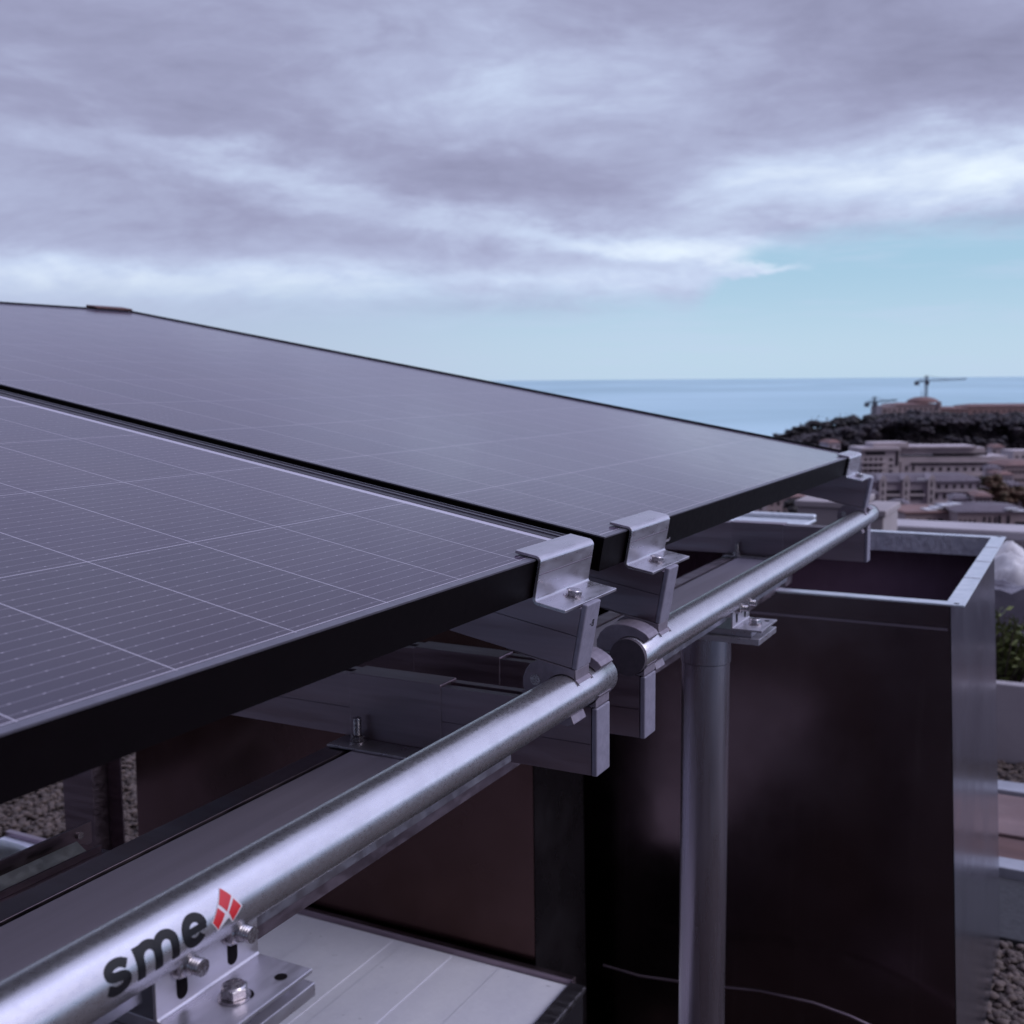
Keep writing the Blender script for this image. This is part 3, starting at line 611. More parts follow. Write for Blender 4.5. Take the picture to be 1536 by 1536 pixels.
# conduit along the duct foot
pts=[onY(u,v,2.22) for u,v in [(905,1448),(960,1464),(1060,1478),(1140,1486),(1220,1504),(1275,1524),(1330,1550),(1400,1590),(1470,1640)]]
pts=[np.array(p) for p in pts]; sm=[]
for i in range(len(pts)-1):
    for k in range(5): sm.append(pts[i]*(1-k/5)+pts[i+1]*k/5)
m=MB(); m.tube(sm,.0032,10); o=m.build('conduit',ALUD); tag(o,'thin pale conduit curving across the foot of the large dark duct','conduit')

# ------------------------------------------------------------------ roof surface
GZ=-1.665
m=MB(); m.box(-14,5,-8,7.1,GZ-.25,GZ); o=m.build('ground',GRAV); tag(o,kind='structure')
def stones(x0,x1,y0,y1,n,smin=.011,smax=.024):
    t_=(1+5**.5)/2; base=np.array([(-1,t_,0),(1,t_,0),(-1,-t_,0),(1,-t_,0),(0,-1,t_),(0,1,t_),(0,-1,-t_),(0,1,-t_),(t_,0,-1),(t_,0,1),(-t_,0,-1),(-t_,0,1)])/1.9
    fc=np.array([(0,11,5),(0,5,1),(0,1,7),(0,7,10),(0,10,11),(1,5,9),(5,11,4),(11,10,2),(10,7,6),(7,1,8),(3,9,4),(3,4,2),(3,2,6),(3,6,8),(3,8,9),(4,9,5),(2,4,11),(6,2,10),(8,6,7),(9,8,1)])
    V=[];Fs=[]
    for i in range(n):
        s=rng.uniform(smin,smax)*np.array([rng.uniform(.8,1.5),rng.uniform(.8,1.3),rng.uniform(.5,.8)]); a=rng.uniform(0,6.28); ca,sa=math.cos(a),math.sin(a)
        p=base*(1+rng.uniform(-.18,.18,(12,1)))*s; q=p.copy(); q[:,0]=p[:,0]*ca-p[:,1]*sa; q[:,1]=p[:,0]*sa+p[:,1]*ca
        tl=rng.uniform(-.5,.5); z=q[:,2]*math.cos(tl)+q[:,0]*math.sin(tl); q[:,2]=z
        q+=np.array([rng.uniform(x0,x1),rng.uniform(y0,y1),GZ+rng.uniform(.0,.022)]); V.append(q); Fs.append(fc+12*i)
    return np.vstack(V),np.vstack(Fs)
VV=[];FF=[];k=0
for a in [(-4.8,-2.7,2.2,4.1,17000,.007,.016),(-2.7,-2.1,1.6,2.6,1500,.008,.016),(-.40,.5,2.7,3.42,3600,.009,.018),(-.5,.6,4.76,5.12,1800,.010,.020)]:
    v_,f_=stones(*a); VV.append(v_); FF.append(f_+k); k+=len(v_)
me=bpy.data.meshes.new('gravel'); vv=np.vstack(VV); ff=np.vstack(FF); me.from_pydata(vv.tolist(),[],ff.tolist()); me.materials.append(STONE)
me.polygons.foreach_set('use_smooth',[True]*len(me.polygons))
o=bpy.data.objects.new('gravel',me); COL.objects.link(o); tag(o,'rounded brown and grey gravel loose on the roof','gravel',kind='stuff')
# paving strips right of the large duct
def slab(name,m_,x0,x1,y0,y1,z0,z1,label,cat):
    mb=MB(); mb.box(x0,x1,y0,y1,z0,z1); o=mb.build(name,m_,None,.004); return tag(o,label,cat)
slab('rubber_mat',DARKM,-.6,1.6,3.43,3.86,GZ+.004,GZ+.03,'dark mat lying between gravel and pale kerb right of the duct','mat')
slab('kerb_strip',KERB,-.6,1.6,3.87,3.96,GZ+.004,GZ+.06,'nearer pale kerb strip between dark mat and brown boards','kerb')
slab('timber_decking',WOOD,-.6,1.6,3.97,4.20,GZ+.004,GZ+.035,'reddish brown board behind the nearer pale kerb','decking')
slab('paving_slab',PINKS,-.6,1.6,4.21,4.62,GZ+.004,GZ+.045,'pinkish worn slab between brown board and farther kerb','paving')
slab('kerb_strip',KERB,-.6,1.6,4.63,4.74,GZ+.004,GZ+.06,'farther pale kerb strip in front of the white planter','kerb')
# white planter with plant
t=empty('planter_box',(.3,5.3,GZ),'long white rendered planter box behind the duct','planter')
m=MB(); m.box(-.9,2.,5.13,5.19,GZ+.004,-1.312); m.box(-.9,2.,5.9,5.96,GZ+.004,-1.312); m.box(-.9,-.84,5.191,5.899,GZ+.004,-1.312); m.box(1.94,2.,5.191,5.899,GZ+.004,-1.312); m.build('box_wall',WHITEW,t,.006)
m=MB(); m.box(-.839,1.939,5.191,5.899,-1.5,-1.40); m.build('soil',ROCKM,t)
def leafplant(x,y,z,n,h,rx,label,m_=LEAF):
    t=empty('garden_shrub',(x,y,z),label,'shrub'); mb=MB(); st=MB()
    for i in range(n):
        a=random.uniform(0,2*PI); rr=random.uniform(.2,1)*rx; bx,by=x+rr*.35*math.cos(a),y+rr*.35*math.sin(a); hh=h*random.uniform(.5,1.05); tx,ty=x+rr*math.cos(a),y+rr*math.sin(a)
        st.tube([(bx,by,z),((bx+tx)/2,(by+ty)/2,z+hh*.55),(tx,ty,z+hh)],[.004,.003,.001],5)
        for k in range(14):
            f_=random.uniform(.15,1.02); c=np.array([bx+(tx-bx)*f_,by+(ty-by)*f_,z+hh*f_]); d=np.array([random.uniform(-1,1),random.uniform(-1,1),random.uniform(-.1,1.1)]); d/=np.linalg.norm(d); s_=np.cross(d,[random.random(),random.random(),.3]); s_/=np.linalg.norm(s_); l=random.uniform(.03,.06)
            mb.add([c,c+d*l*.5+s_*l*.17,c+d*l,c+d*l*.5-s_*l*.17],[(0,1,2,3)])
    mb.build('foliage',m_,t); st.build('stem',BARK,t)
leafplant(-.36,5.42,-1.40,110,.34,.26,'leafy green shrub growing in the white planter')
leafplant(1.1,5.5,-1.40,60,.30,.3,'second green shrub farther along the white planter')
# tarpaulin heap
def heap(name,x0,x1,y0,y1,z0,fn,m_,label,cat,n=48):
    V=[];
    for i in range(n+1):
        for j in range(n+1):
            x=x0+(x1-x0)*i/n; y=y0+(y1-y0)*j/n; V.append((x,y,fn(i/n,j/n,x,y)))
    Fc=[(i*(n+1)+j,(i+1)*(n+1)+j,(i+1)*(n+1)+j+1,i*(n+1)+j+1) for i in range(n) for j in range(n)]
    k=len(V); V+=[(x0,y0,z0),(x1,y0,z0),(x1,y1,z0),(x0,y1,z0)]
    mb=MB(); mb.add(V,Fc,True)
    e=[i*(n+1) for i in range(n+1)]; mb.f.append(tuple([k,k+1]+e[::-1])); mb.s.append(False)
    e=[n*(n+1)+j for j in range(n+1)]; mb.f.append(tuple([k+1,k+2]+e[::-1])); mb.s.append(False)
    e=[i*(n+1)+n for i in range(n,-1,-1)]; mb.f.append(tuple([k+2,k+3]+e[::-1])); mb.s.append(False)
    e=[j for j in range(n,-1,-1)]; mb.f.append(tuple([k+3,k]+e[::-1])); mb.s.append(False)
    o=mb.build(name,m_); return tag(o,label,cat)
from mathutils import noise as mn
def nz(x,y,s,o=0): return mn.noise(Vector((x*s+o,y*s-o,o)))
def f1(s,t_,x,y):
    e=min(s,1-s,.5)*2; e2=min(t_,1-t_,.5)*2; r_=1-abs(2*s-1)**2.2; r2=1-abs(2*t_-1)**2.5
    return GZ+.24+(.52)*(r_**.6)*(r2**.5)*(1-.25*abs(2*s-.9)) +.06*nz(x,y,5)-.13*abs(nz(x+y,y*.6,9,3))-.03*abs(nz(x,y,22,6))
heap('tarpaulin_heap',-.78,.02,6.15,6.95,GZ+.004,f1,TARP,'white tarpaulin draped over a peaked pile behind the grey sheeting','tarpaulin')
def f2(s,t_,x,y): return GZ+.64-.10*s-.0*t_+.05*nz(x,y,6,2)-.06*abs(nz(x,y*3,9,5))
heap('plastic_sheeting',-.8,1.6,5.98,6.13,GZ+.004,f2,TARPG,'crumpled grey plastic sheeting in front of the white tarpaulin','sheeting')
m=MB(); m.tube([onY(1478,935,5.97),onY(1510,945,5.97),onY(1620,982,5.97)],.014,10); o=m.build('railing_tube',KERB); tag(o,'thin pale sloping tube between grey sheeting and planter shrub','tube')

# parapet, chimney boxes, far tray
t=empty('parapet_wall',(-3,7.25,GZ),'long pale parapet wall along the roof edge before the town','parapet')
m=MB(); m.box(-14,5,7.101,7.33,-1.9,-.955); m.build('wall',BEIGE,t)
m=MB(); m.box(-14,5,7.05,7.38,-.954,-.895); m.build('coping',WHITEW,t,.012)
def chimney(u0,u1,vt,y,dep,label):
    a=onY(u0,vt,y); b=onY(u1,vt,y); zt=(a[2]+b[2])/2; t=empty('chimney_stack',((a[0]+b[0])/2,y+dep/2,GZ),label,'chimney','plain beige chimney boxes on the roof')
    m=MB(); m.box(a[0],b[0],y,y+dep,GZ+.003,zt-.035); m.build('stack',BEIGE,t,.008)
    m=MB(); m.box(a[0]-.012,b[0]+.012,y-.012,y+dep+.012,zt-.0345,zt); m.build('cap_slab',BEIGE,t,.006)
chimney(1196,1283,752,6.0,.5,'taller beige chimney box between the last rail and the metal box')
chimney(1290,1326,765,5.9,.45,'lower beige chimney box just right of the far pipe end')
a=onY(1085,797,3.9); b=onY(1195,797,3.9)
t=empty('metal_box',((a[0]+b[0])/2,4.2,GZ),'low galvanised metal box left of the beige chimneys, seen over the farthest beam','box')
zt=onY(1140,790,4.)[2]; m=MB(); m.box(-2.2,b[0]-.01,3.9,4.19,zt-.9,zt); m.build('casing',DUCTS,t,.01)
m=MB(); m.box(-2.22,b[0],3.88,4.21,zt+.0005,zt+.014); m.box(-2.22,b[0],4.17,4.21,zt+.0145,zt+.03); m.build('lid',GALV,t,.006)
for xx in (-2.1,b[0]-.1): m=MB(); m.box(xx,xx+.04,3.95,3.99,GZ+.003,zt-.901); m.build('leg',ALUD,t)

# things seen under the panels at left
t=empty('steel_post',(-2.77,2.42,GZ),'dark square steel post standing in the gravel at the left','post')
m=MB(); m.box(-2.835,-2.705,2.36,2.365,GZ+.02,-.30); m.box(-2.835,-2.705,2.475,2.48,GZ+.02,-.30); m.box(-2.773,-2.767,2.3655,2.4745,GZ+.02,-.30); m.build('shaft',ALUD,t,.001)
m=MB(); m.box(-2.88,-2.66,2.30,2.54,GZ+.003,GZ+.0195); m.build('foot_plate',PLATE,t,.002)
# flexible hose on the gravel
t=empty('flexible_hose',(-2.6,1.75,-1.3),'silvery corrugated flexible hose at the left edge on the gravel','hose')
c0=onY(-70,1300,1.45); c1=onY(28,1298,1.72); c2=onY(62,1345,1.6)
def bez(t_): return (1-t_)**2*np.array(c0)+2*t_*(1-t_)*np.array(c1)+t_*t_*np.array(c2)
m=MB(); N=90; m.tube([bez(i/N) for i in range(N+1)],[.060+.0045*math.cos(i*PI/1.5) for i in range(N+1)],28); m.build('hose_body',GALV,t)

# ------------------------------------------------------------------ sea, land
m=MB(); rr=70000; m.box(-rr,rr,-rr,rr,-82,-80); o=m.build('sea',SEA); tag(o,kind='structure')
def terrain(name,us,rows,m_):
    # rows: list of (b, [z per u]) ; u is a heading written as image column
    V=[];
    for b,zs in rows:
        for u,z in zip(us,zs): V.append(tuple(place((u-768)/F*b,b,z)))
    n=len(us); mb=MB(); mb.add(V,[(i*n+j,i*n+j+1,(i+1)*n+j+1,(i+1)*n+j) for i in range(len(rows)-1) for j in range(n-1)],True)
    o=mb.build(name,m_); return tag(o,kind='structure')
def zv(v,b): return -(v-566)/F*b*1.004
us=[1120,1150,1180,1210,1250,1300,1330,1370,1400,1450,1536,1640,1800,2000,2300]
tops=[700,672,668,662,654,648,636,634,634,636,638,640,644,650,660]
rows=[(520,[-81]*15),(545,[-81]+[-60]*14),(580,[-81]+[zv(v+14,580) for v in tops[1:]]),(620,[-81]+[zv(v,620) for v in tops[1:]]),(660,[-81,-70]+[zv(v-1,660) for v in tops[2:]]),(760,[-81,-78]+[zv(v+2,760) for v in tops[2:]]),(800,[-82]*15)]
terrain('headland',us,rows,ROCKM)
terrain('city_ground',[-1500,-400,300,800,1100,1400,1800,2600,4200],[(12,[-20]*9),(60,[-22]*9),(200,[-34]*9),(400,[-58]*9),(545,[-76]*9),(600,[-85]*9)],CITYG)
# woodland
ico=None
def crown(mb,c,rx,rz,nb,flat=.7):
    for i in range(nb):
        a=random.uniform(0,2*PI); q=random.uniform(0,1)**.6; x=c[0]+rx*.75*q*math.cos(a); y=c[1]+rx*.75*q*math.sin(a); z=c[2]+rz*random.uniform(-.45,.55)*(1-.5*q); s=rx*random.uniform(.30,.48)
        blob(mb,(x,y,z),s,s*flat)
t_=(1+5**.5)/2; IB=np.array([(-1,t_,0),(1,t_,0),(-1,-t_,0),(1,-t_,0),(0,-1,t_),(0,1,t_),(0,-1,-t_),(0,1,-t_),(t_,0,-1),(t_,0,1),(-t_,0,-1),(-t_,0,1)])/1.9
IF=[(0,11,5),(0,5,1),(0,1,7),(0,7,10),(0,10,11),(1,5,9),(5,11,4),(11,10,2),(10,7,6),(7,1,8),(3,9,4),(3,4,2),(3,2,6),(3,6,8),(3,8,9),(4,9,5),(2,4,11),(6,2,10),(8,6,7),(9,8,1)]
def blob(mb,c,s,sz):
    p=IB*rng.uniform(.7,1.25,(12,1))*np.array([s,s,sz])+np.array(c); mb.add(p,IF)
def leaves(mb,c,rx,rz,n,sz):
    for i in range(n):
        v=rng.normal(size=3); v/=np.linalg.norm(v); v*=rng.uniform(.4,1.1); p=np.array(c)+v*np.array([rx,rx,rz]); d=rng.normal(size=3); d/=np.linalg.norm(d); e=np.cross(d,rng.normal(size=3)); e/=np.linalg.norm(e); mb.add([p,p+d*sz,p+d*sz*.6+e*sz*.7],[(0,1,2)])
fo=MB()
for i in range(1000):
    u=random.uniform(1165,1760); f_=random.random()**.6 if i<500 else random.uniform(.28,.75); b=545+f_*75
    tv=np.interp(u,us,tops); zt=zv(tv+14*(1-f_)+ (0),b) if f_>.3 else -60+ (zv(tv+14,580)+60)*f_/.3
    s=random.uniform(3.,5.5); p=place((u-768)/F*b,b,zt+s*.7); crown(fo,p,s,s*.8,5)
    leaves(fo,p,s*1.05,s*.8,10,1.1)
for i in range(420):
    u=random.uniform(1215,1700); tv=np.interp(u,us,tops); t0=random.uniform(0,.28); za=zv(tv+14,580); z=za+(-60-za)*t0; b=580-35*t0; s=random.uniform(2.6,4.5)
    p=place((u-768)/F*b,b,z+s*.5); crown(fo,p,s,s*.8,5); leaves(fo,p,s*1.05,s*.8,8,1.)
o=fo.build('woodland',PINE2); tag(o,'dark wooded slope across the headland below the old town','woodland',kind='stuff')
def tree(u,v,b,rx,rz,th,label,m_=PINE,name='pine_tree',grp='trees on the headland skyline'):
    p=np.array(at(u,v,b)); z0=p[2]-rz*.6-th; t=empty(name,(p[0],p[1],z0),label,'tree',grp)
    mb=MB(); crown(mb,p,rx,rz*1.3,16); leaves(mb,p,rx,rz,60,rx*.2); mb.build('crown',m_,t)
    tr=MB(); 
    tr.tube([(p[0],p[1],z0),(p[0]+.2,p[1],z0+th*.6),(p[0],p[1],p[2])],[.5,.4,.2],6)
    for k in range(3): a=k*2.1; tr.tube([(p[0]+.1,p[1],z0+th*.7),(p[0]+rx*.5*math.cos(a),p[1]+rx*.5*math.sin(a),p[2]+rz*.1)],[.25,.1],5)
    tr.build('trunk',BARK,t)
tl=[(1170,655,4,2.5,'leftmost, lowest and thinnest tree at the seaward tip of the headland'),(1188,651,4.5,3,'low tree second from the seaward tip of the headland'),(1204,646,6,5,'broad dark tree at the foot of the headland\'s rise'),(1225,640,6.5,5.5,'taller rounded pine left of the small skyline gap'),(1250,637,6,4.5,'dark pine just right of the small skyline gap'),(1266,634,6,4.5,'middle tree of the clump right of the skyline gap'),(1281,632,6,5,'highest tree of the clump left of the shorter crane'),(1304,631,6.5,3.5,'flat topped pine at the foot of the shorter crane'),(1322,636,6.5,5,'dark tree left of the old town\'s first wall'),(1341,632,7,6,'tall dark tree before the left end of the old town'),(1352,641,6,5,'tree low against the old town\'s left wall'),(1408,632,8,6.5,'widest dark tree before the domed hall'),(1424,638,8,5,'tree on the right shoulder of the widest dark tree'),(1462,636,7,5,'dark tree below the long terracotta block\'s left half'),(1482,634,7,5.5,'dark tree below the middle of the long terracotta block'),(1506,639,7,5,'low tree left of the last tree at the right edge'),(1528,633,8,6,'last tree at the right edge below the terracotta block')]
for u,v,rx,rz,lb in tl: tree(u,v,600,rx*.95,rz,6,lb)

# ------------------------------------------------------------------ buildings
def bx(mb,a0,a1,b0,b1,z0,z1,org,rx,fx):
    mb.frame(org,rx,fx,(0,0,1),a0,a1,b0,b1,z0,z1)
class Bld:
    def __init__(s,name,u0,u1,vt,vb,b,dep,label,m_,yaw=0,cat='building',roofm=None):
        s.p=at(u0,vt,b); q=at(u1,vt,b); s.w=(u1-u0)/F*b; s.zt=(s.p[2]+q[2])/2; s.zb=at((u0+u1)/2,vb,b)[2]; s.px=b/F
        c,sn=math.cos(rad(yaw)),math.sin(rad(yaw)); s.rx=RH*c+FH*sn; s.fx=FH*c-RH*sn; s.org=np.array([s.p[0],s.p[1],0.]); s.dep=dep; s.u0=u0; s.vt=vt; s.m=m_
        s.t=empty(name,s.org+s.rx*s.w/2+np.array([0,0,s.zb]),label,cat)
        mb=MB(); bx(mb,0,s.w,0,dep,s.zb,s.zt,s.org,s.rx,s.fx); s.wall=mb.build('wall',m_,s.t)
    def Z(s,v): return s.zt-(v-s.vt)*s.px
    def A(s,u): return (u-s.u0)*s.px
    def part(s,name,u0,u1,v0,v1,m_,b0=-.6,b1=-.05,parent=None):
        mb=MB(); bx(mb,s.A(u0),s.A(u1),b0,b1,s.Z(v1),s.Z(v0),s.org,s.rx,s.fx); return mb.build(name,m_,parent or s.t)
    def windows(s,us,v0,v1,w,m_=GLASSD,name='window'):
        for u in us: s.part(name,u-w/2,u+w/2,v0,v1,m_,-.12,-.02)
    def gable(s,name,u0,u1,v0,v1,m_,b0=-.4,b1=None):
        b1=s.dep if b1 is None else b1; a0,a1=s.A(u0),s.A(u1); z0,z1=s.Z(v0),s.Z(v1); mb=MB()
        mb.prism([(a0,z0),(a1,z0),((a0+a1)/2,z1)],lambda a,z,b:s.org+s.rx*a+s.fx*b+np.array([0,0,z]),b0,b1); return mb.build(name,m_,s.t)
    def hip(s,v0,v1,m_,ov=1.,inset=.35,name='roof'):
        a0,a1,b0,b1=-ov,s.w+ov,-ov,s.dep+ov; z0,z1=s.Z(v0),s.Z(v1); i=min(s.dep,s.w)*inset; f=lambda a,b,z:s.org+s.rx*a+s.fx*b+np.array([0,0,z])
        mb=MB(); mb.add([f(a0,b0,z0),f(a1,b0,z0),f(a1,b1,z0),f(a0,b1,z0),f(a0+i,b0+i,z1),f(a1-i,b0+i,z1),f(a1-i,b1-i,z1),f(a0+i,b1-i,z1)],[(0,3,2,1),(4,5,6,7),(0,1,5,4),(1,2,6,5),(2,3,7,6),(3,0,4,7)]); return mb.build(name,m_,s.t)
R_=lambda a,b,n:[a+(b-a)*i/(n-1) for i in range(n)]
# modern terraced block
B=Bld('apartment_block',1352,1490,692,745,430,16,'long pale modern block with a row of small square windows below the wood',FAC1,yaw=-4)
B.part('dark_recess',1366,1488,693.5,696.5,GLASSD,-.5,-.03); B.part('roof',1350,1486,685,692,FAC1,.6,15); B.part('dark_recess',1398,1478,679.5,683,GLASSD,.4,.62)
B.part('upper_storey',1352,1476,671.5,679.5,FAC1,1.2,14); B.part('roof_slab',1352,1462,669,672,FAC1,-.2,14); B.part('dark_recess',1360,1404,710.2,712,GLASSD,-.3,-.02)
B.windows(R_(1386,1470,8),701,706,4.6); B.windows([1370,1360],698,706,3); B.windows([1482],702,704,9); B.part('ledge',1352,1490,711.5,714.2,FAC1,-1.2,-.05); B.part('shade_band',1354,1488,715,718,GLASSD,-.4,-.02)
B=Bld('curved_block',1292,1350,675,745,425,16,'round fronted pale block with balcony bands, left of the long modern block',FAC1)
B.part('roof_slab',1290,1350,671.5,674.9,FAC1,-1.5,14); B.part('penthouse',1312,1366,664.5,671.4,FAC1,2,12)
B.windows([1313],677.5,682.5,30); 
for v in (687,696,704): B.windows(R_(1299,1322,4),v,v+4,4); B.windows([1337],v+1,v+4.5,5); B.part('balcony',1291,1329,v+5,v+7,FAC1,-1.6,-.05)
B.part('stair_slot',1344,1348,677,699,GLASSD,-.2,-.02)
# belle epoque block
B=Bld('stone_mansion',1302,1478,722,770,350,16,'ornate pale mansion block with gabled bays and tall arched windows',FAC2)
B.hip(722,714,SLATE,1.,.3)
for u in (1323,1358,1396): 
    B.part('bay',u-5,u+5,719,770,FAC1,-1.2,-.05); B.gable('gable',u-6,u+6,719,710,FAC1,-1.4,4); B.windows([u],722,731,2.2)
    B.part('window',u-1.2,u+1.2,734,742,GLASSD,-1.3,-1.21); B.part('window',u-1.2,u+1.2,746,754,GLASSD,-1.3,-1.21); B.part('window',u-1.2,u+1.2,722,730,GLASSD,-1.3,-1.21)
for u in (1340,1376): B.windows([u],735,740,20); B.windows(R_(u-7,u+7,4),744,751,2.4); B.part('balcony',u-11,u+11,741,743.5,FAC1,-1.0,-.05); B.windows(R_(u-7,u+7,3),758,764,3)
B.windows(R_(1409,1468,6),727,733,3.6); B.windows(R_(1406,1466,6),741,749,4); B.windows(R_(1308,1316,2),730,736,2); B.windows(R_(1308,1316,2),744,750,2); B.part('cornice',1402,1478,735.5,737.5,FAC1,-.9,-.05); B.part('cornice',1402,1478,753,756,FAC1,-1.2,-.05)
B.part('skylight',1374,1387,717,719,BRIGHT,-1.3,-1.)
# low block nearer with white sheets on the roof
B=Bld('low_roofed_house',1358,1438,770,812,210,14,'low pink house with small dark windows and white sheets on its roof',FAC4,yaw=6)
B.part('roof',1356,1440,767.5,770,TILE,-.5,12); B.windows([1366,1378,1396,1414],779,786,6.5); B.windows([1404],780,785,3)
for (u,v) in [(1392,769),(1405,766.5),(1418,764),(1430,760.5),(1446,759),(1428,770.5)]: B.part('roof_sheet',u-8,u+8,v-1,v+1,BRIGHT,1.,4.)
B=Bld('long_roofed_house',1437,1545,767,812,205,14,'long pinkish house with narrow shutters reaching the right edge',FAC4,yaw=-5)
B.hip(767,760,SLATE,.6,.4); B.windows(R_(1441,1462,4),779,791,2.4); B.windows(R_(1476,1492,3),775,790,2.4); B.windows([1498,1511],773,792,4.2); B.windows([1531],782,794,19)
B.part('roof_sheet',1508,1524,762,764.5,BRIGHT,-.3,1.); B.part('roof_sheet',1516,1534,765,766.5,BRIGHT,-.5,1.)
# right side terraces
B=Bld('terraced_house',1484,1512,684,750,440,14,'pale terraced house right of the long modern block',FAC1); B.windows(R_(1489,1508,4),694,697,3); B.part('roof_sheet',1497,1510,692,694,BRIGHT,-1.,-.2)
B=Bld('pink_house',1508,1560,698,750,400,14,'pinkish house at the right edge behind rust coloured trees',FAC4); B.hip(698,692,TILE,.8,.3); B.windows(R_(1514,1536,5),706,710,3); B.windows(R_(1514,1536,5),718,722,3)
B=Bld('white_house',1520,1580,676,700,470,12,'small white house just under the wood at the right edge',FAC1); B.windows(R_(1526,1545,3),683,687,3)
for (u0,u1,vt,vb,b_,dp,lb,m_,rf,nw,vw) in [
 (1478,1500,703,745,395,10,'narrow cream house wedged right of the ornate mansion',FAC1,SLATE,3,708),
 (1500,1520,712,750,380,10,'small house with tiled roof among the rust coloured trees',FAC2,TILE,3,717),
 (1296,1316,741,770,300,10,'small grey house left of the ornate mansion\'s foot',FAC2,SLATE,3,746),
 (1340,1362,757,800,260,9,'little flat roofed house left of the low pink house',FAC4,SLATE,3,762),
 (1428,1452,748,775,290,9,'small house peeping above the low pink house roof',FAC2,SLATE,4,752),
 (1462,1486,744,775,285,9,'small dark roofed house below the mansion\'s right end',FAC4,TILE,4,748),
 (1512,1534,728,760,330,9,'small house at the right edge below the pink one',FAC1,SLATE,4,733),
 (1488,1506,671,690,500,9,'tiny pale villa at the foot of the wood',FAC1,TILE,2,675),
 (1243,1262,664,690,520,9,'tiny mauve villa on the wooded slope above the far clamp',FAC2,TILE,2,668)]:
    B=Bld('small_house',u0,u1,vt,vb,b_,dp,lb,m_,yaw=random.uniform(-18,18),cat='house'); B.hip(vt,vt-4,rf,.5,.35); B.windows(R_(u0+4,u1-4,nw),vw,vw+4,2.6); B.windows(R_(u0+4,u1-4,nw),vw+9,vw+13,2.6)
    B.part('chimney',u0+5,u0+7,vt-5,vt-1,m_,2,3.2)
# mid distance blocks seen between panel and duct
B=Bld('mauve_block',1020,1150,752,800,300,18,'blurred mauve block glimpsed below the panel above the metal box',FAC2); B.windows(R_(1030,1142,12),760,766,4); B.windows(R_(1030,1142,12),772,778,4); B.part('roof',1018,1152,749,752,SLATE,-1,17)
B=Bld('stone_block',1150,1215,745,800,320,18,'blurred stone block glimpsed left of the taller chimney box',FAC4); B.windows(R_(1158,1208,6),752,758,4); B.windows(R_(1158,1208,6),766,772,4); B.hip(745,739,TILE,.8,.3)
B=Bld('narrow_tower_block',1215,1290,736,800,345,16,'grey mauve block behind the farthest rail',FAC2); B.windows(R_(1222,1284,7),744,749,4); B.windows(R_(1222,1284,7),756,761,4)
for u,v,b,rx,lb in [(1190,759,250,2.6,'dark tree left of the taller chimney box'),(1344,764,250,2.8,'dark round tree right of the chimney boxes'),(1352,772,240,2.5,'green brown tree touching the low pink house')]: tree(u,v,b,rx,rx*.8,3,lb,PINE,'town_tree','dark trees among the town houses')
for i,(u,v,lb) in enumerate([(1488,722,'rust coloured tree right of the ornate mansion'),(1502,734,'brown green tree below the pink house'),(1484,742,'low rust tree beside the mansion\'s right corner'),(1524,738,'brown tree at the right edge above the long house'),(1508,750,'dark low tree just above the long house roof'),(1537,752,'last brown tree at the right edge')]): tree(u,v,330,3.6,3.2,3,lb,RUSTLEAF,'rusty_tree','rust coloured trees beside the mansion')
# old town on the rock
B=Bld('walled_hall',1323,1345,609,640,655,20,'plain pale block at the left end of the old town',FAC4); B.windows(R_(1327,1341,3),614,617,1.6)
B=Bld('domed_hall',1344,1411,607,640,660,26,'pale domed hall below the taller crane',FAC4); B.hip(607,604.5,TILE,.6,.3)
mb=MB(); c=np.array(at(1384,604,672)); 
for k in range(5): r0=9.5*math.cos(rad(k*17)); r1=9.5*math.cos(rad((k+1)*17)); mb.cyl(c+np.array([0,0,3.6*math.sin(rad(k*17))]),c+np.array([0,0,3.6*math.sin(rad((k+1)*17))]),r0,max(r1,.2),24,False)
mb.build('dome',TILE,B.t); B.part('tower',1407,1411,602.5,610,FAC4,-1.,3.); B.part('tower',1339.5,1342,605,612,FAC4,-1.,2.); B.windows(R_(1350,1404,8),612,616,1.8); B.windows([1381,1386],625,629,3)
B=Bld('long_terrace_row',1410,1456,613,640,665,22,'lower terracotta row between domed hall and the long block',FAC3); B.hip(613,610.5,TILE,.5,.3); B.windows(R_(1416,1450,6),617,620,1.8)
B=Bld('palace_block',1454,1600,609,640,668,24,'long high terracotta block filling the skyline at the right',FAC3); B.hip(609,606,TILE,.5,.3); B.windows(R_(1462,1594,16),615,618,1.8); B.windows(R_(1462,1594,16),624,627,1.8); B.part('cornice',1454,1600,621,622,FAC4,-.6,-.05)

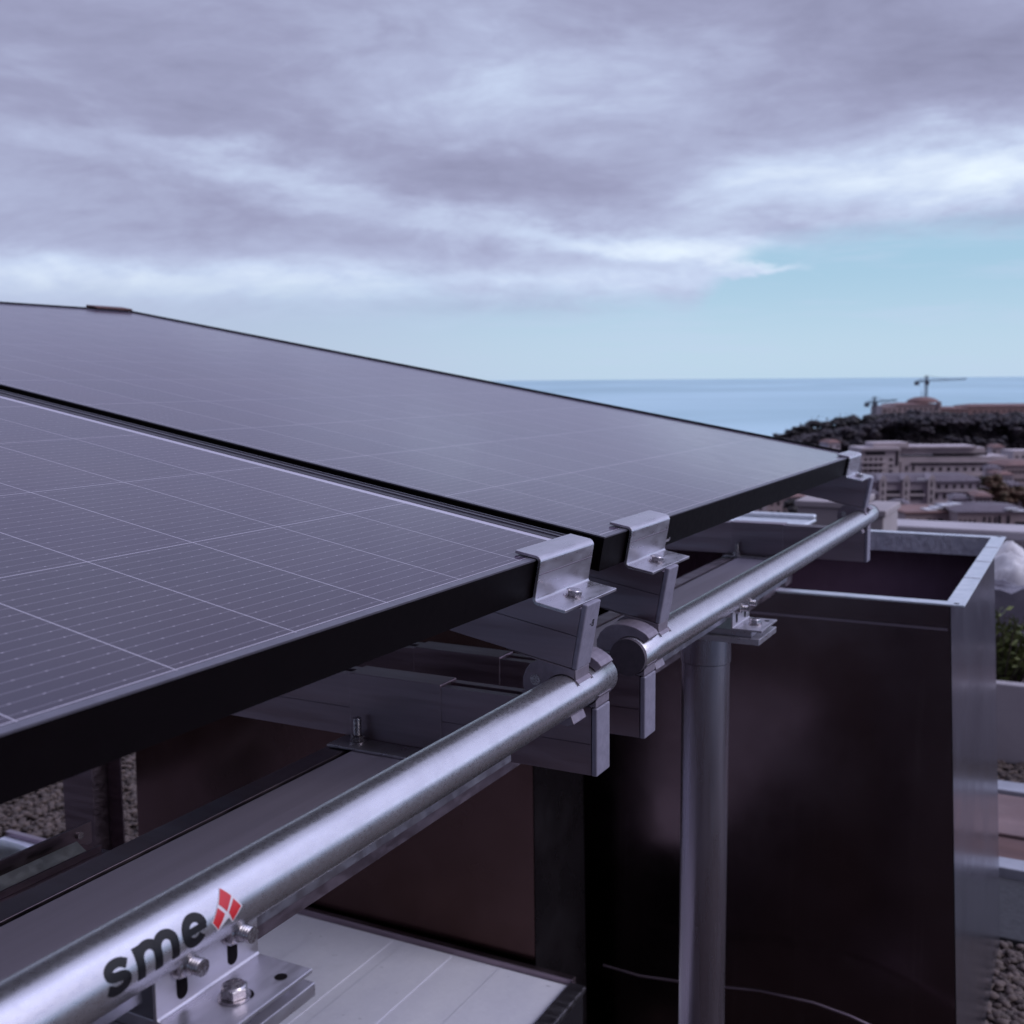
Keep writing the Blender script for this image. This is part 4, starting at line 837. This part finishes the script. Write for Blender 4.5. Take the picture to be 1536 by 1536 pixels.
# tower cranes
def lattice(mb,p,q,wd,n,r):
    p=np.array(p,float); q=np.array(q,float); d=(q-p)/np.linalg.norm(q-p); h=np.array([0,0,1.]) if abs(d[2])<.8 else RH; a=np.cross(d,h); a/=np.linalg.norm(a); b=np.cross(d,a)
    cs=[a*wd/2+b*wd/2,a*wd/2-b*wd/2,-a*wd/2-b*wd/2,-a*wd/2+b*wd/2]
    for c_ in cs: mb.cyl(p+c_,q+c_,r,n=5)
    for i in range(n):
        s0=p+(q-p)*i/n; s1=p+(q-p)*(i+1)/n
        for k in range(4): mb.cyl(s0+cs[k],s1+cs[(k+1)%4],r*.6,n=4)
def crane(u,vt,vb,b,ul,ur,vr,label):
    base=at(u,vb,b); base[2]-=6; top=at(u,vt,b); t=empty('tower_crane',base,label,'crane','construction cranes above the headland')
    m=MB(); lattice(m,base,(base[0],base[1],top[2]+3),1.3,18,.16); m.build('mast',CRANE,t)
    e=np.array(at(ur,vr,b*.93)); c=np.array([base[0],base[1],top[2]]); l=np.array(at(ul,vt+1.5,b*1.02))
    m=MB(); lattice(m,c,e,.8,30,.11); m.build('jib',CRANE,t)
    m=MB(); lattice(m,c,l,1.,6,.16); m.build('counter_jib',CRANE,t)
    m=MB(); m.frame(l,RH,FH,(0,0,1),-.8,1.8,-.6,.6,-2.2,0); m.build('counterweight',CRANE,t)
    m=MB(); m.frame(c,RH,FH,(0,0,1),-1.4,1.2,-1.6,-.95,-2.6,-.2); m.build('cab',CRANE,t)
    m=MB(); ap=c+np.array([0,0,3.]); m.cyl(ap,c+(e-c)*.6,.1,n=4); m.cyl(ap,l,.1,n=4); m.build('tie_cable',CRANE,t)
crane(1388.5,571,604,690,1374,1449,568.5,'taller tower crane rising over the domed hall, its long jib crossing the horizon')
crane(1311,603,627,640,1299,1345,600,'shorter, fainter tower crane left of the old town walls')
m=MB(); p=at(1382,603,668); m.cyl(p,np.array(p)+np.array([0,0,7.]),.25,.12,n=8); o=m.build('flagpole',CRANE); tag(o,'thin bare pole just left of the taller crane mast','pole')

for o in list(bpy.data.objects):
    if '_w' in o: del o['_w']
